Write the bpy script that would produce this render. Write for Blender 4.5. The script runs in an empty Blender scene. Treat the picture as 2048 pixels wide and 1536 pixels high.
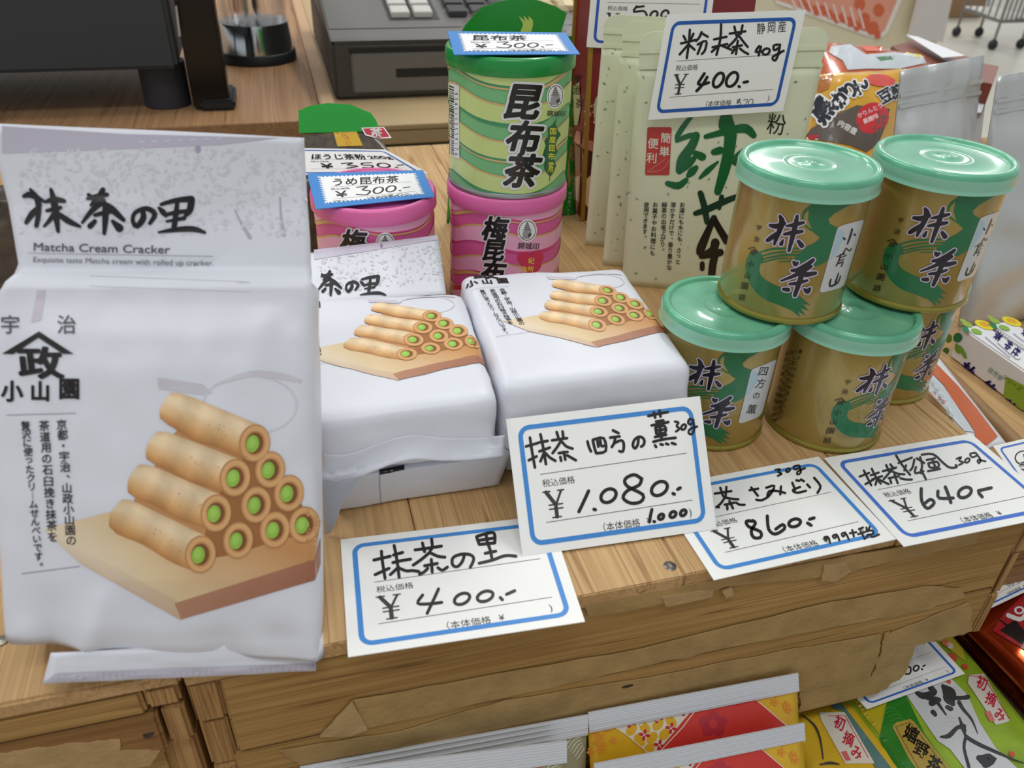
import bpy, bmesh, math, random
from mathutils import Vector, Matrix, noise
from mathutils.bvhtree import BVHTree
from mathutils.geometry import tessellate_polygon
random.seed(7)
PI = math.pi
S = bpy.context.scene
COL = S.collection
# ------------------------------------------------------------------ camera, world, lights
V = Vector
R = Matrix(((0.964402, 0.1215376, -0.2348561), (-0.2625786, 0.5453255, -0.7960355), (0.0313248, 0.8293664, 0.5578262)))
F = 1614.755
CAM = V((0, 0, .27))
cd = bpy.data.cameras.new('camera')
cam = bpy.data.objects.new('camera', cd)
COL.objects.link(cam)
cam.matrix_world = Matrix.Translation(CAM) @ R.to_4x4()
cd.sensor_width = 36
cd.lens = F / 2048 * 36
cd.clip_start = .01
cd.dof.use_dof = True
cd.dof.focus_distance = .47
cd.dof.aperture_fstop = 14
S.camera = cam
W = bpy.data.worlds.new('world')
S.world = W
W.use_nodes = True
W.node_tree.nodes['Background'].inputs[0].default_value = (.93, .97, 1, 1)
W.node_tree.nodes['Background'].inputs[1].default_value = .48

def area(name, loc, sx, sy, power, col=(1, .985, .96), rot=(0, 0, 0)):
    l = bpy.data.lights.new(name, 'AREA')
    l.shape = 'RECTANGLE'; l.size = sx; l.size_y = sy; l.energy = power; l.color = col
    o = bpy.data.objects.new(name, l); o.location = loc; o.rotation_euler = rot
    COL.objects.link(o)
for k, (x, y) in enumerate(((-1.1, 1.5), (.9, 1.5), (-.6, 3.4), (1.6, 3.4))):
    area('ceiling_tube', (x, y, 2.0), .16, 1.5, 18)
area('ceiling_tube', (-.2, -.5, 2.0), 1.4, .3, 12)
area('ceiling_tube', (5.1, 4.95, 2.0), 1.3, .16, 22, rot=(0, 0, .5))
area('ceiling_tube', (3.5, 5.3, 2.0), 1.3, .16, 22, rot=(0, 0, .5))
S.view_settings.view_transform = 'Standard'
S.view_settings.look = 'None'
S.view_settings.exposure = 0
S.view_settings.gamma = 1
S.view_settings.use_curve_mapping = False

# ------------------------------------------------------------------ picking points on real planes
def ray(px, py):
    return (R @ V((px - 1024, 768 - py, -F))).normalized()
def hitp(px, py, p0, n):
    r = ray(px, py)
    return CAM + r * ((V(p0) - CAM).dot(n) / r.dot(n))
def at(px, py, z=0.):
    return hitp(px, py, V((0, 0, z)), V((0, 0, 1)))
def aty(px, py, y):
    return hitp(px, py, V((0, y, 0)), V((0, 1, 0)))
def zat(x, y, py):
    lo, hi = -.4, .8
    for _ in range(40):
        m = (lo + hi) / 2
        c = R.transposed() @ (V((x, y, m)) - CAM)
        if 768 - F * c.y / -c.z > py: lo = m
        else: hi = m
    return lo

# ------------------------------------------------------------------ colour and materials
def lin(c):
    return tuple(((v / 255) / 12.92 if v / 255 <= .04045 else ((v / 255 + .055) / 1.055) ** 2.4) for v in c)
def mat(name, c, rough=.5, metal=0, coat=0, spec=.5, trans=0, alpha=1, ior=1.45, bump=0, bscale=200, var=0, vscale=30, sss=0):
    m = bpy.data.materials.new(name); m.use_nodes = True
    nt = m.node_tree; b = nt.nodes['Principled BSDF']
    b.inputs['Base Color'].default_value = (*lin(c), 1)
    b.inputs['Roughness'].default_value = rough
    b.inputs['Metallic'].default_value = metal
    b.inputs['Coat Weight'].default_value = coat
    b.inputs['Coat Roughness'].default_value = .08
    b.inputs['Specular IOR Level'].default_value = spec
    b.inputs['Transmission Weight'].default_value = trans
    b.inputs['Alpha'].default_value = alpha
    b.inputs['IOR'].default_value = ior
    if sss:
        b.inputs['Subsurface Weight'].default_value = sss
        b.inputs['Subsurface Scale'].default_value = .004
    tc = nt.nodes.new('ShaderNodeTexCoord')
    if var:
        nz = nt.nodes.new('ShaderNodeTexNoise'); nz.inputs['Scale'].default_value = vscale; nz.inputs['Detail'].default_value = 5
        nt.links.new(tc.outputs['Object'], nz.inputs['Vector'])
        r = nt.nodes.new('ShaderNodeValToRGB')
        r.color_ramp.elements[0].position = .3; r.color_ramp.elements[1].position = .7
        r.color_ramp.elements[0].color = (*[v * (1 - var) for v in lin(c)], 1)
        r.color_ramp.elements[1].color = (*[min(1, v * (1 + var)) for v in lin(c)], 1)
        nt.links.new(nz.outputs['Fac'], r.inputs[0]); nt.links.new(r.outputs[0], b.inputs['Base Color'])
    if bump:
        n2 = nt.nodes.new('ShaderNodeTexNoise'); n2.inputs['Scale'].default_value = bscale; n2.inputs['Detail'].default_value = 4
        bp = nt.nodes.new('ShaderNodeBump'); bp.inputs['Strength'].default_value = bump; bp.inputs['Distance'].default_value = .002
        nt.links.new(tc.outputs['Object'], n2.inputs['Vector']); nt.links.new(n2.outputs['Fac'], bp.inputs['Height'])
        nt.links.new(bp.outputs[0], b.inputs['Normal'])
    return m
def inkmat(name, rough, coat=0, spec=.5, metal=0):
    m = mat(name, (128, 128, 128), rough, metal, coat, spec)
    nt = m.node_tree
    a = nt.nodes.new('ShaderNodeAttribute'); a.attribute_name = 'Col'
    nt.links.new(a.outputs['Color'], nt.nodes['Principled BSDF'].inputs['Base Color'])
    return m
def wood(name, axis, ca, cb, cc, sc=1., rough=.6, dirt=.35, wave=1.):
    """softwood: streaks along axis, growth-ring lines, stains; colour only"""
    m = bpy.data.materials.new(name); m.use_nodes = True
    nt = m.node_tree; N = nt.nodes.new; L = nt.links.new
    b = nt.nodes['Principled BSDF']; b.inputs['Roughness'].default_value = rough
    b.inputs['Specular IOR Level'].default_value = .35
    tc = N('ShaderNodeTexCoord'); oi = N('ShaderNodeObjectInfo')
    add = N('ShaderNodeVectorMath'); add.operation = 'ADD'
    sc0 = N('ShaderNodeVectorMath'); sc0.operation = 'SCALE'; sc0.inputs['Scale'].default_value = 3.7
    cmb = N('ShaderNodeCombineXYZ')
    for i in range(3): L(oi.outputs['Random'], cmb.inputs[i])
    L(cmb.outputs[0], sc0.inputs[0]); L(tc.outputs['Object'], add.inputs[0]); L(sc0.outputs[0], add.inputs[1])
    def mp(s):
        k = N('ShaderNodeMapping'); k.inputs['Scale'].default_value = s; L(add.outputs[0], k.inputs['Vector']); return k
    s = [95 * sc] * 3; s[axis] = 1.6 * sc
    n1 = N('ShaderNodeTexNoise'); n1.inputs['Scale'].default_value = 1; n1.inputs['Detail'].default_value = 2; n1.inputs['Distortion'].default_value = .1
    L(mp(s).outputs[0], n1.inputs['Vector'])
    s = [600 * sc] * 3; s[axis] = 7 * sc
    n2 = N('ShaderNodeTexNoise'); n2.inputs['Scale'].default_value = 1; n2.inputs['Detail'].default_value = 2
    L(mp(s).outputs[0], n2.inputs['Vector'])
    n3 = N('ShaderNodeTexNoise'); n3.inputs['Scale'].default_value = 1; n3.inputs['Detail'].default_value = 5
    s = [22 * sc] * 3; s[axis] = 9 * sc
    L(mp(s).outputs[0], n3.inputs['Vector'])
    rp = N('ShaderNodeValToRGB'); e = rp.color_ramp
    e.elements[0].position = .3; e.elements[0].color = (*lin(cb), 1)
    e.elements[1].position = .72; e.elements[1].color = (*lin(ca), 1)
    for p, c in ((.40, ca), (.44, cb), (.45, ca), (.49, ca), (.505, cc), (.52, ca), (.58, cb), (.59, ca)):
        q = e.elements.new(p); q.color = (*lin(c), 1)
    L(n1.outputs['Fac'], rp.inputs[0])
    mx = N('ShaderNodeMix'); mx.data_type = 'RGBA'; mx.blend_type = 'MULTIPLY'; mx.inputs['Factor'].default_value = .5
    r2 = N('ShaderNodeValToRGB'); r2.color_ramp.elements[0].position = .35; r2.color_ramp.elements[0].color = (.74, .68, .6, 1); r2.color_ramp.elements[1].position = .6; r2.color_ramp.elements[1].color = (1, 1, 1, 1)
    L(n2.outputs['Fac'], r2.inputs[0]); L(rp.outputs[0], mx.inputs['A']); L(r2.outputs[0], mx.inputs['B'])
    m3 = N('ShaderNodeMix'); m3.data_type = 'RGBA'; m3.blend_type = 'MULTIPLY'; m3.inputs['Factor'].default_value = dirt
    r3 = N('ShaderNodeValToRGB'); r3.color_ramp.elements[0].position = .33; r3.color_ramp.elements[0].color = (.6, .52, .42, 1); r3.color_ramp.elements[1].position = .58; r3.color_ramp.elements[1].color = (1, 1, 1, 1)
    L(n3.outputs['Fac'], r3.inputs[0]); L(mx.outputs['Result'], m3.inputs['A']); L(r3.outputs[0], m3.inputs['B'])
    L(m3.outputs['Result'], b.inputs['Base Color'])
    bp = N('ShaderNodeBump'); bp.inputs['Strength'].default_value = .5; bp.inputs['Distance'].default_value = .0006
    L(n1.outputs['Fac'], bp.inputs['Height']); L(bp.outputs[0], b.inputs['Normal'])
    return m
INK = inkmat('printed_ink', .42)
INKG = inkmat('glossy_print', .28, coat=.4)
INKM = inkmat('marker_ink', .35)
PAPER = mat('card_paper', (247, 247, 243), .45)
BAGM = mat('matte_bag_film', (226, 228, 236), .38, spec=.4, bump=.05, bscale=90)

# ------------------------------------------------------------------ objects
def thing(name, label, cat, loc=(0, 0, 0), group=None):
    o = bpy.data.objects.new(name, None); COL.objects.link(o)
    o.empty_display_size = .02
    o.location = loc; o['label'] = label; o['category'] = cat
    if group: o['group'] = group
    return o
def mk(name, vs, fs, m, parent=None, smooth=False, cols=None, loc=None):
    """one mesh object from world-space points; parented parts are stored relative to their thing"""
    me = bpy.data.meshes.new(name)
    off = V((0, 0, 0))
    p = parent
    while p: off += V(p.location); p = p.parent
    if loc is not None: off = V(loc)
    me.from_pydata([V(v) - off for v in vs], [], fs)
    if cols is not None:
        a = me.color_attributes.new('Col', 'FLOAT_COLOR', 'POINT')
        flat = []
        for c in cols: flat += [c[0], c[1], c[2], 1.]
        a.data.foreach_set('color', flat)
    if m: me.materials.append(m)
    if smooth: me.polygons.foreach_set('use_smooth', [True] * len(me.polygons))
    me.update()
    o = bpy.data.objects.new(name, me); COL.objects.link(o)
    if parent: o.parent = parent
    elif loc is not None: o.location = loc
    return o
def struct(o, name=None):
    o['kind'] = 'structure'
    return o
def fixn(o):
    bm = bmesh.new(); bm.from_mesh(o.data); bmesh.ops.recalc_face_normals(bm, faces=bm.faces); bm.to_mesh(o.data); bm.free()
    return o
def bev(o, w=.001, seg=2):
    bm = bmesh.new(); bm.from_mesh(o.data)
    bmesh.ops.recalc_face_normals(bm, faces=bm.faces)
    es = [e for e in bm.edges if len(e.link_faces) == 2 and e.calc_face_angle(0) > .5]
    bmesh.ops.bevel(bm, geom=es, offset=w, segments=seg, affect='EDGES', clamp_overlap=True)
    bm.to_mesh(o.data); bm.free()
    return o
def box(name, x0, x1, y0, y1, z0, z1, m, parent=None, b=0, loc=None, rough=0):
    vs = [(x, y, z) for x in (x0, x1) for y in (y0, y1) for z in (z0, z1)]
    if rough: vs = [(x + random.uniform(-rough, rough), y + random.uniform(-rough, rough), z + random.uniform(-rough, rough)) for x, y, z in vs]
    fs = [(0, 1, 3, 2), (4, 6, 7, 5), (0, 4, 5, 1), (2, 3, 7, 6), (0, 2, 6, 4), (1, 5, 7, 3)]
    o = mk(name, vs, fs, m, parent, loc=loc)
    return bev(o, b) if b else fixn(o)
def prism(name, pts, d, m, parent=None, b=0, loc=None):
    """polygon of world points pushed along vector d"""
    n = len(pts); d = V(d)
    vs = [V(p) for p in pts] + [V(p) + d for p in pts]
    fs = [tuple(range(n)), tuple(range(2 * n - 1, n - 1, -1))] + [(i, i + n, (i + 1) % n + n, (i + 1) % n) for i in range(n)]
    o = mk(name, vs, fs, m, parent, loc=loc)
    return bev(o, b) if b else fixn(o)
def lathe(name, prof, c, m, parent=None, seg=72, smooth=True):
    """profile of (r, z) turned about the vertical through c"""
    vs = []; fs = []
    for r, z in prof:
        for i in range(seg):
            a = 2 * PI * i / seg; vs.append((c[0] + r * math.cos(a), c[1] + r * math.sin(a), c[2] + z))
    for k in range(len(prof) - 1):
        for i in range(seg):
            j = (i + 1) % seg
            fs.append((k * seg + i, k * seg + j, (k + 1) * seg + j, (k + 1) * seg + i))
    if prof[0][0] > 1e-5: fs.append(tuple(reversed(range(seg))))
    if prof[-1][0] > 1e-5: fs.append(tuple((len(prof) - 1) * seg + i for i in range(seg)))
    o = mk(name, vs, fs, m, parent, smooth)
    if smooth:
        mod = o.modifiers.new('e', 'EDGE_SPLIT'); mod.split_angle = .9
    return o
def pillow(name, q, n, thick, m, parent=None, nx=24, ny=24, edge=.0006, flat=(0, 1), puff=.45, wr=.0, bottom=.25, seed=0, loc=None):
    """filled pouch between four world corners TL TR BR BL: bulges along n, sealed rims, soft creases"""
    TL, TR, BR, BL = [V(p) for p in q]; n = V(n).normalized()
    def pos(u, v): return (TL * (1 - u) + TR * u) * (1 - v) + (BL * (1 - u) + BR * u) * v
    vs = []; fs = []
    def h(u, v):
        w = (v - flat[0]) / (flat[1] - flat[0])
        if w <= 0 or w >= 1: return 0
        return thick * (max(0, math.sin(PI * u)) ** puff) * (max(0, math.sin(PI * w)) ** puff)
    for side in (1, -1):
        for j in range(ny + 1):
            for i in range(nx + 1):
                u = i / nx; v = j / ny; p = pos(u, v); hh = h(u, v)
                cr = 0
                if wr and 0 < i < nx:
                    cr = wr * noise.noise(V((u * 5 + seed, v * 7, seed))) + wr * .6 * abs(noise.noise(V((u * 9 + v * 4, v * 3 - u * 6, seed + 5))))
                vs.append(p + n * ((hh + cr) if side == 1 else (-hh * bottom + cr)) + n * edge * side)
    A = (nx + 1) * (ny + 1); r = nx + 1
    for j in range(ny):
        for i in range(nx):
            a = j * r + i
            fs.append((a, a + r, a + r + 1, a + 1)); fs.append((A + a, A + a + 1, A + a + r + 1, A + a + r))
    for i in range(nx):
        fs.append((i, i + 1, A + i + 1, A + i)); a = ny * r + i; fs.append((a, A + a, A + a + 1, a + 1))
    for j in range(ny):
        a = j * r; fs.append((a, A + a, A + a + r, a + r)); a = j * r + nx; fs.append((a, a + r, A + a + r, A + a))
    o = mk(name, vs, fs, m, parent, smooth=True, loc=loc)
    return fixn(o)

# ------------------------------------------------------------------ printing: flat shapes laid on a surface
def plane_map(p0, n):
    p0 = V(p0); n = V(n).normalized()
    if n.dot(CAM - p0) < 0: n = -n
    return lambda x, y: (hitp(x, y, p0, n), n)
def quad_map(q, w=100., h=67.):
    TL, TR, BR, BL = [V(p) for p in q]
    n = (TR - TL).cross(TL - BL).normalized()
    def f(x, y):
        u = x / w; v = y / h
        return ((TL * (1 - u) + TR * u) * (1 - v) + (BL * (1 - u) + BR * u) * v, n)
    return f
def mesh_map(o, pre=None, fallback=None):
    mw = Matrix.Translation(o.location + (o.parent.location if o.parent else V((0, 0, 0))))
    vs = [mw @ v.co for v in o.data.vertices]
    bv = BVHTree.FromPolygons(vs, [tuple(p.vertices) for p in o.data.polygons])
    def f(x, y):
        if pre: og, d = pre(x, y)
        else: og, d = CAM, ray(x, y)
        loc, n, _, _ = bv.ray_cast(og, d)
        if loc is None:
            if fallback: return fallback(x, y)
            loc, n, _, _ = bv.find_nearest(og + d * ((vs[0] - og).dot(d)))
        if n.dot(d) > 0: n = -n
        return loc, n
    return f
GC = {}
def glyph(s, bold=0.):
    k = (s, bold)
    if k not in GC:
        if bold:
            vs, ts, bb = glyph(s, 0)
            cnt = {}
            for t in ts:
                for i in range(3):
                    e = (t[i], t[(i + 1) % 3]); q = (min(e), max(e)); cnt[q] = cnt.get(q, 0) + 1
            vs = list(vs); ts = list(ts); used = set(); r = bold * .5
            for (a, b), n in list(cnt.items()):
                if n != 1: continue
                (x0, y0), (x1, y1) = vs[a], vs[b]
                l = math.hypot(x1 - x0, y1 - y0)
                if l < 1e-6: continue
                nx, ny = -(y1 - y0) / l * r, (x1 - x0) / l * r; o = len(vs)
                vs += [(x0 + nx, y0 + ny), (x1 + nx, y1 + ny), (x1 - nx, y1 - ny), (x0 - nx, y0 - ny)]; ts += [(o, o + 1, o + 2), (o, o + 2, o + 3)]
                for v in (a, b):
                    if v in used: continue
                    used.add(v); o = len(vs); x, y = vs[v]; m = 7 if bold > .03 else 4
                    vs += [(x + r * math.cos(2 * PI * i / m), y + r * math.sin(2 * PI * i / m)) for i in range(m)]
                    ts += [(o, o + i, o + i + 1) for i in range(1, m - 1)]
            GC[k] = (vs, ts, bb)
            return GC[k]
        c = bpy.data.curves.new('g', 'FONT'); c.body = s; c.resolution_u = 3
        o = bpy.data.objects.new('g', c); COL.objects.link(o)
        dg = bpy.context.evaluated_depsgraph_get()
        me = bpy.data.meshes.new_from_object(o.evaluated_get(dg))
        bm = bmesh.new(); bm.from_mesh(me); bmesh.ops.remove_doubles(bm, verts=bm.verts, dist=1e-5); bmesh.ops.triangulate(bm, faces=bm.faces); bm.to_mesh(me); bm.free()
        me.calc_loop_triangles()
        vs = [(v.co.x, v.co.y) for v in me.vertices]
        ts = [tuple(t.vertices) for t in me.loop_triangles]
        if vs:
            x0 = min(v[0] for v in vs); x1 = max(v[0] for v in vs); y0 = min(v[1] for v in vs); y1 = max(v[1] for v in vs)
        else: x0 = x1 = y0 = y1 = 0
        GC[k] = (vs, ts, (x0, x1, y0, y1))
        bpy.data.objects.remove(o); bpy.data.curves.remove(c); bpy.data.meshes.remove(me)
    return GC[k]
def smooth(pts, k=4):
    if len(pts) < 3: return pts
    out = []
    n = len(pts)
    for i in range(n - 1):
        p0 = pts[max(0, i - 1)]; p1 = pts[i]; p2 = pts[i + 1]; p3 = pts[min(n - 1, i + 2)]
        for j in range(k):
            t = j / k
            out.append(tuple(.5 * (2 * b + (c - a) * t + (2 * a - 5 * b + 4 * c - d) * t * t + (3 * b - a - 3 * c + d) * t ** 3) for a, b, c, d in zip(p0, p1, p2, p3)))
    out.append(pts[-1])
    return out
class Ink:
    def __init__(s, M, L=6., base=.00012, step=.00005, tf=None):
        s.M = M; s.L = L; s.v = []; s.f = []; s.c = []; s.k = 0; s.base = base; s.step = step; s.tf = tf
    def tri(s, pts, ts, col, layer):
        s.k += 1
        lift = s.base + layer * s.step + (s.k % 24) * 1e-6
        if s.tf: pts = [s.tf(*p) for p in pts]
        cs = col if isinstance(col, list) else None
        c0 = None if cs else lin(col)
        work = [((a, b, c)) for a, b, c in ts]
        P = list(pts); C = [lin(c) for c in cs] if cs else None
        memo = {}
        out = []
        while work:
            a, b, c = work.pop()
            e = [(math.dist(P[a], P[b]), a, b, c), (math.dist(P[b], P[c]), b, c, a), (math.dist(P[c], P[a]), c, a, b)]
            l, i, j, k = max(e)
            if l > s.L and len(P) < 60000:
                key = (min(i, j), max(i, j))
                if key not in memo:
                    memo[key] = len(P); P.append(((P[i][0] + P[j][0]) / 2, (P[i][1] + P[j][1]) / 2))
                    if C: C.append(tuple((x + y) / 2 for x, y in zip(C[i], C[j])))
                m_ = memo[key]
                work.append((i, m_, k)); work.append((m_, j, k))
            else: out.append((a, b, c))
        o = len(s.v)
        for q, p in enumerate(P):
            w, n = s.M(*p); s.v.append(w + n * lift); s.c.append(C[q] if C else c0)
        for a, b, c in out:
            A, B, D = s.v[o + a], s.v[o + b], s.v[o + c]
            s.f.append((o + a, o + b, o + c) if (B - A).cross(D - A).dot(CAM - A) > 0 else (o + a, o + c, o + b))
    def poly(s, pts, col, layer=0):
        ts = tessellate_polygon([[V((p[0], p[1], 0)) for p in pts]])
        s.tri([(p[0], p[1]) for p in pts], ts, col, layer)
    def disc(s, x, y, rx, ry=None, col=(0, 0, 0), layer=0, rot=0, n=20, inner=None):
        ry = ry or rx; ca, sa = math.cos(rot), math.sin(rot)
        def ring(k): return [(x + k * rx * math.cos(t) * ca - k * ry * math.sin(t) * sa, y + k * rx * math.cos(t) * sa + k * ry * math.sin(t) * ca) for t in [2 * PI * i / n for i in range(n)]]
        if inner is None: s.poly(ring(1), col, layer)
        else:
            P = ring(1) + ring(inner)
            ts = []
            for i in range(n):
                j = (i + 1) % n; ts += [(i, j, n + j), (i, n + j, n + i)]
            s.tri(P, ts, col, layer)
    def stroke(s, pts, w, col, layer=0, sm=True, grow=0):
        """pts (x,y[,w]); constant or varying pen width"""
        P = [(p[0], p[1], (p[2] if len(p) > 2 else w) + grow) for p in pts]
        if sm: P = smooth(P, 3)
        Lf = []; Rt = []
        for i, p in enumerate(P):
            a = P[max(0, i - 1)]; b = P[min(len(P) - 1, i + 1)]
            dx, dy = b[0] - a[0], b[1] - a[1]; l = math.hypot(dx, dy) or 1
            nx, ny = -dy / l * p[2] / 2, dx / l * p[2] / 2
            Lf.append((p[0] + nx, p[1] + ny)); Rt.append((p[0] - nx, p[1] - ny))
        n = len(P); ts = []
        for i in range(n - 1): ts += [(i, i + 1, n + i + 1), (i, n + i + 1, n + i)]
        s.tri(Lf + Rt, ts, col, layer)
        for p in (P[0], P[-1]): s.disc(p[0], p[1], p[2] / 2, None, col, layer, n=8)
    def text(s, t, x, y, size, ang=0, col=(20, 20, 20), layer=0, bold=0, slant=0, sx=1, center=False, fit=None):
        vs, ts, bb = glyph(t, bold)
        if not vs: return
        ca, sa = math.cos(math.radians(ang)), math.sin(math.radians(ang))
        if fit: sx = fit / (size * bb[1])
        ox = -(bb[0] + bb[1]) / 2 if center else 0
        oy = -(bb[2] + bb[3]) / 2 if center else 0
        P = []
        for gx, gy in vs:
            X = (gx + ox) * size * sx + slant * (gy + oy) * size; Y = -(gy + oy) * size
            P.append((x + X * ca - Y * sa, y + X * sa + Y * ca))
        s.tri(P, ts, col, layer)
    def vtext(s, t, a, b, size, col=(20, 20, 20), layer=0, bold=0, sx=1, slant=0, ang=None):
        n = len(t)
        if ang is None: ang = math.degrees(math.atan2(b[0] - a[0], b[1] - a[1])) * -1
        for i, ch in enumerate(t):
            k = i / max(1, n - 1)
            if ch in '。、':
                s.text(ch, a[0] + (b[0] - a[0]) * k + size * .0, a[1] + (b[1] - a[1]) * k, size, ang, col, layer, bold, slant, sx)
            elif ch != ' ': s.text('｜' if ch == 'ー' else ch, a[0] + (b[0] - a[0]) * k, a[1] + (b[1] - a[1]) * k, size * (.75 if ch == 'ー' else 1), ang, col, layer, bold, slant, sx, center=True)
    def build(s, name, parent, m=None):
        if not s.v: return None
        return mk(name, s.v, s.f, m or INK, parent, cols=s.c)
def crop(x0, y0, sc):
    def f(t, sep=None):
        out = []
        for w in t.split():
            a = [float(v) for v in w.split(',')]
            out.append((x0 + a[0] / sc, y0 + a[1] / sc) + ((a[2] / sc,) if len(a) > 2 else ()))
        return out
    f.s = sc; f.o = (x0, y0)
    f.p = lambda x, y: (x0 + x / sc, y0 + y / sc)
    return f
def strokes(ink, cr, txt, w, col, layer=0, grow=0):
    for st in txt.split(';'):
        st = st.strip()
        if not st: continue
        if st[0] == 'o':
            a = [float(v) for v in st[1:].split(',')]
            rx, ry = a[2], a[3] if len(a) > 3 else a[2]; tilt = a[4] if len(a) > 4 else .3
            P = []
            for i in range(13):
                t = 2 * PI * i / 12 - 1.2
                X = rx * math.cos(t); Y = ry * math.sin(t)
                x, y = cr.p(a[0] + X - tilt * Y, a[1] + Y); P.append((x, y))
            ink.stroke(P, w / cr.s, col, layer, grow=grow / cr.s)
        else:
            ink.stroke(cr(st), w / cr.s, col, layer, grow=grow / cr.s)
# ------------------------------------------------------------------ materials of the place
PINE = wood('pine_along_depth', 1, (208, 172, 122), (194, 156, 106), (166, 126, 80), .8)
PINEX = wood('pine_along_width', 0, (188, 152, 94), (170, 133, 78), (134, 98, 54), 1.1)
ENDG = wood('pine_end_grain', 2, (190, 152, 100), (160, 120, 76), (112, 78, 44), 1.6, dirt=.5)
DARKW = wood('old_dark_pine', 0, (166, 126, 80), (142, 104, 62), (104, 72, 42), .8, dirt=.6)
COUNTER = wood('counter_laminate', 1, (176, 136, 98), (162, 122, 84), (142, 104, 72), .5, rough=.45, dirt=.1)
TAPE = mat('kraft_tape', (174, 144, 94), .6, var=.16, vscale=60, bump=.25, bscale=300)
TAPE2 = mat('kraft_tape_pale', (186, 156, 110), .6, var=.14, vscale=90, bump=.3, bscale=260)
BLACKP = mat('black_plastic', (30, 32, 35), .5)
GREYP = mat('dark_grey_plastic', (58, 62, 66), .6, bump=.05)
REG = mat('register_grey', (108, 106, 102), .5)
REGD = mat('register_dark', (66, 64, 58), .55)
KEYW = mat('key_white', (200, 198, 190), .4)
KEYD = mat('key_dark', (60, 60, 62), .5)
CHROME = mat('chrome', (200, 210, 215), .12, 1)
STEEL = mat('nail_steel', (120, 116, 108), .35, 1)
FILM = mat('clear_film', (255, 255, 255), .06, trans=1, ior=1.15, alpha=.35)
CLEAR = mat('clear_plastic', (235, 235, 238), .06, trans=1, ior=1.3, alpha=.5)
SILV = mat('silver_foil', (206, 208, 206), .38, .65, bump=.5, bscale=30)
SILVD = mat('seal_foil', (226, 228, 232), .35, .3)
GREENF = mat('green_foil', (8, 150, 40), .25, .1, coat=.5)
# ------------------------------------------------------------------ the setting
fz = -.45
struct(mk('floor', [(-6, -3, fz), (9, -3, fz), (9, 12, fz), (-6, 12, fz)], [(0, 1, 2, 3)], mat('vinyl_floor', (206, 201, 188), .35, var=.05, vscale=3)))
struct(mk('wall_back', [(-6, 11.9, fz), (9, 11.9, fz), (9, 11.9, 2.6), (-6, 11.9, 2.6)], [(0, 1, 2, 3)], mat('shop_wall', (205, 202, 194), .7)))

# lower display table in front and under everything
lt = thing('display_table', 'low wooden display table the two crates and the tea packets stand on', 'table', (0, .2, -.21))
box('table_top', -.9, 1.1, -.25, .86, -.235, -.205, DARKW, lt, .003)
for x in (-.8, 1.0):
    for y in (-.15, .78): box('leg', x - .03, x + .03, y - .03, y + .03, fz, -.235, DARKW, lt)

# ------------------------------------------------------------------ main crate
YF = .2207
def onf(px, py, dy=0): return aty(px, py, YF - dy)
def jag(P, amp, n=5, seed=1):
    rnd = random.Random(seed); out = []
    for i in range(len(P)):
        a = P[i]; b = P[(i + 1) % len(P)]
        out.append(a)
        for k in range(1, n):
            t = k / n; out.append((a[0] + (b[0] - a[0]) * t + rnd.uniform(-amp, amp), a[1] + (b[1] - a[1]) * t + rnd.uniform(-amp, amp)))
    return out
cr = thing('wooden_crate', 'large pale pine crate under the tins and price cards, brown tape on its front', 'crate', (.14, .5, -.205))
XL, XR = -.0635, .3530
xs = [XL, .037, .149, .262, XR]
for i in range(4):
    box('top_board', xs[i] + .0002, xs[i + 1] - .0002, YF + random.uniform(-.0008, .0006), .843, -.0085, 0, PINE, cr, .0006)
# front planks, second one with its broken right-hand corner
box('front_plank', XL + .012, .3440, YF + .0008, YF + .012, -.0600, -.0088, PINEX, cr, .0012)
pts = [(XL + .010, -.0612), (.3435, -.0612), (.3430, -.094), (.3395, -.0985), (.331, -.0975), (.322, -.0990), (.313, -.0975), (.3075, -.0985), (.3055, -.108), (.3025, -.113), (.3000, -.124), (.2975, -.130), (.2965, -.1375), (XL + .010, -.1375)]
prism('front_plank', [(x, YF + .0004, z) for x, z in pts], (0, .0115, 0), PINEX, cr, .0008)
# finger joints of the side boards
for (x0, x1) in ((XL, XL + .0118), (.3443, XR - .001)):
    for k, (z0, z1) in enumerate(((-.034, -.0088), (-.066, -.0345), (-.1375 if x0 < 0 else -.0985, -.0665))):
        box('joint_finger', x0 + .0004 * k, x1 - .0005 * k, YF + .0004 + .0008 * (k % 2), YF + .03, z0, z1, ENDG, cr, .0012)
box('side_board', XL + .0005, XL + .0115, YF + .03, .842, -.1375, -.0088, PINE, cr, .001)
box('side_board', .3438, XR - .0015, YF + .03, .842, -.0985, -.0088, PINE, cr, .001)
box('back_board', XL + .012, .3435, .83, .842, -.1375, -.0088, PINEX, cr, .001)
box('foot_rail', XL + .02, .27, .27, .30, -.2048, -.1377, DARKW, cr, .002)
box('foot_rail', XL + .02, .27, .76, .79, -.2048, -.1377, DARKW, cr, .002)
def strip(P, m, seed, dy=.0006, amp=1.6):
    if m is TAPE2: dy = .0013
    P = jag(P, amp, 6, seed)
    w = [onf(x, y, .0001) for x, y in P]
    prism('paper_tape', w, (0, -dy, 0), m, cr)
strip([(1168, 1208), (1440, 1157), (1600, 1128), (1800, 1092), (1960, 1062), (1950, 1085), (1800, 1118), (1655, 1152), (1450, 1172), (1300, 1212), (1176, 1232)], TAPE, 3)
strip([(707, 1399), (922, 1361), (1282, 1297), (1665, 1203), (1848, 1172), (1921, 1176), (1928, 1192), (1848, 1219), (1665, 1252), (1519, 1281), (1300, 1328), (1060, 1382), (729, 1456)], TAPE, 5)
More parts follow.
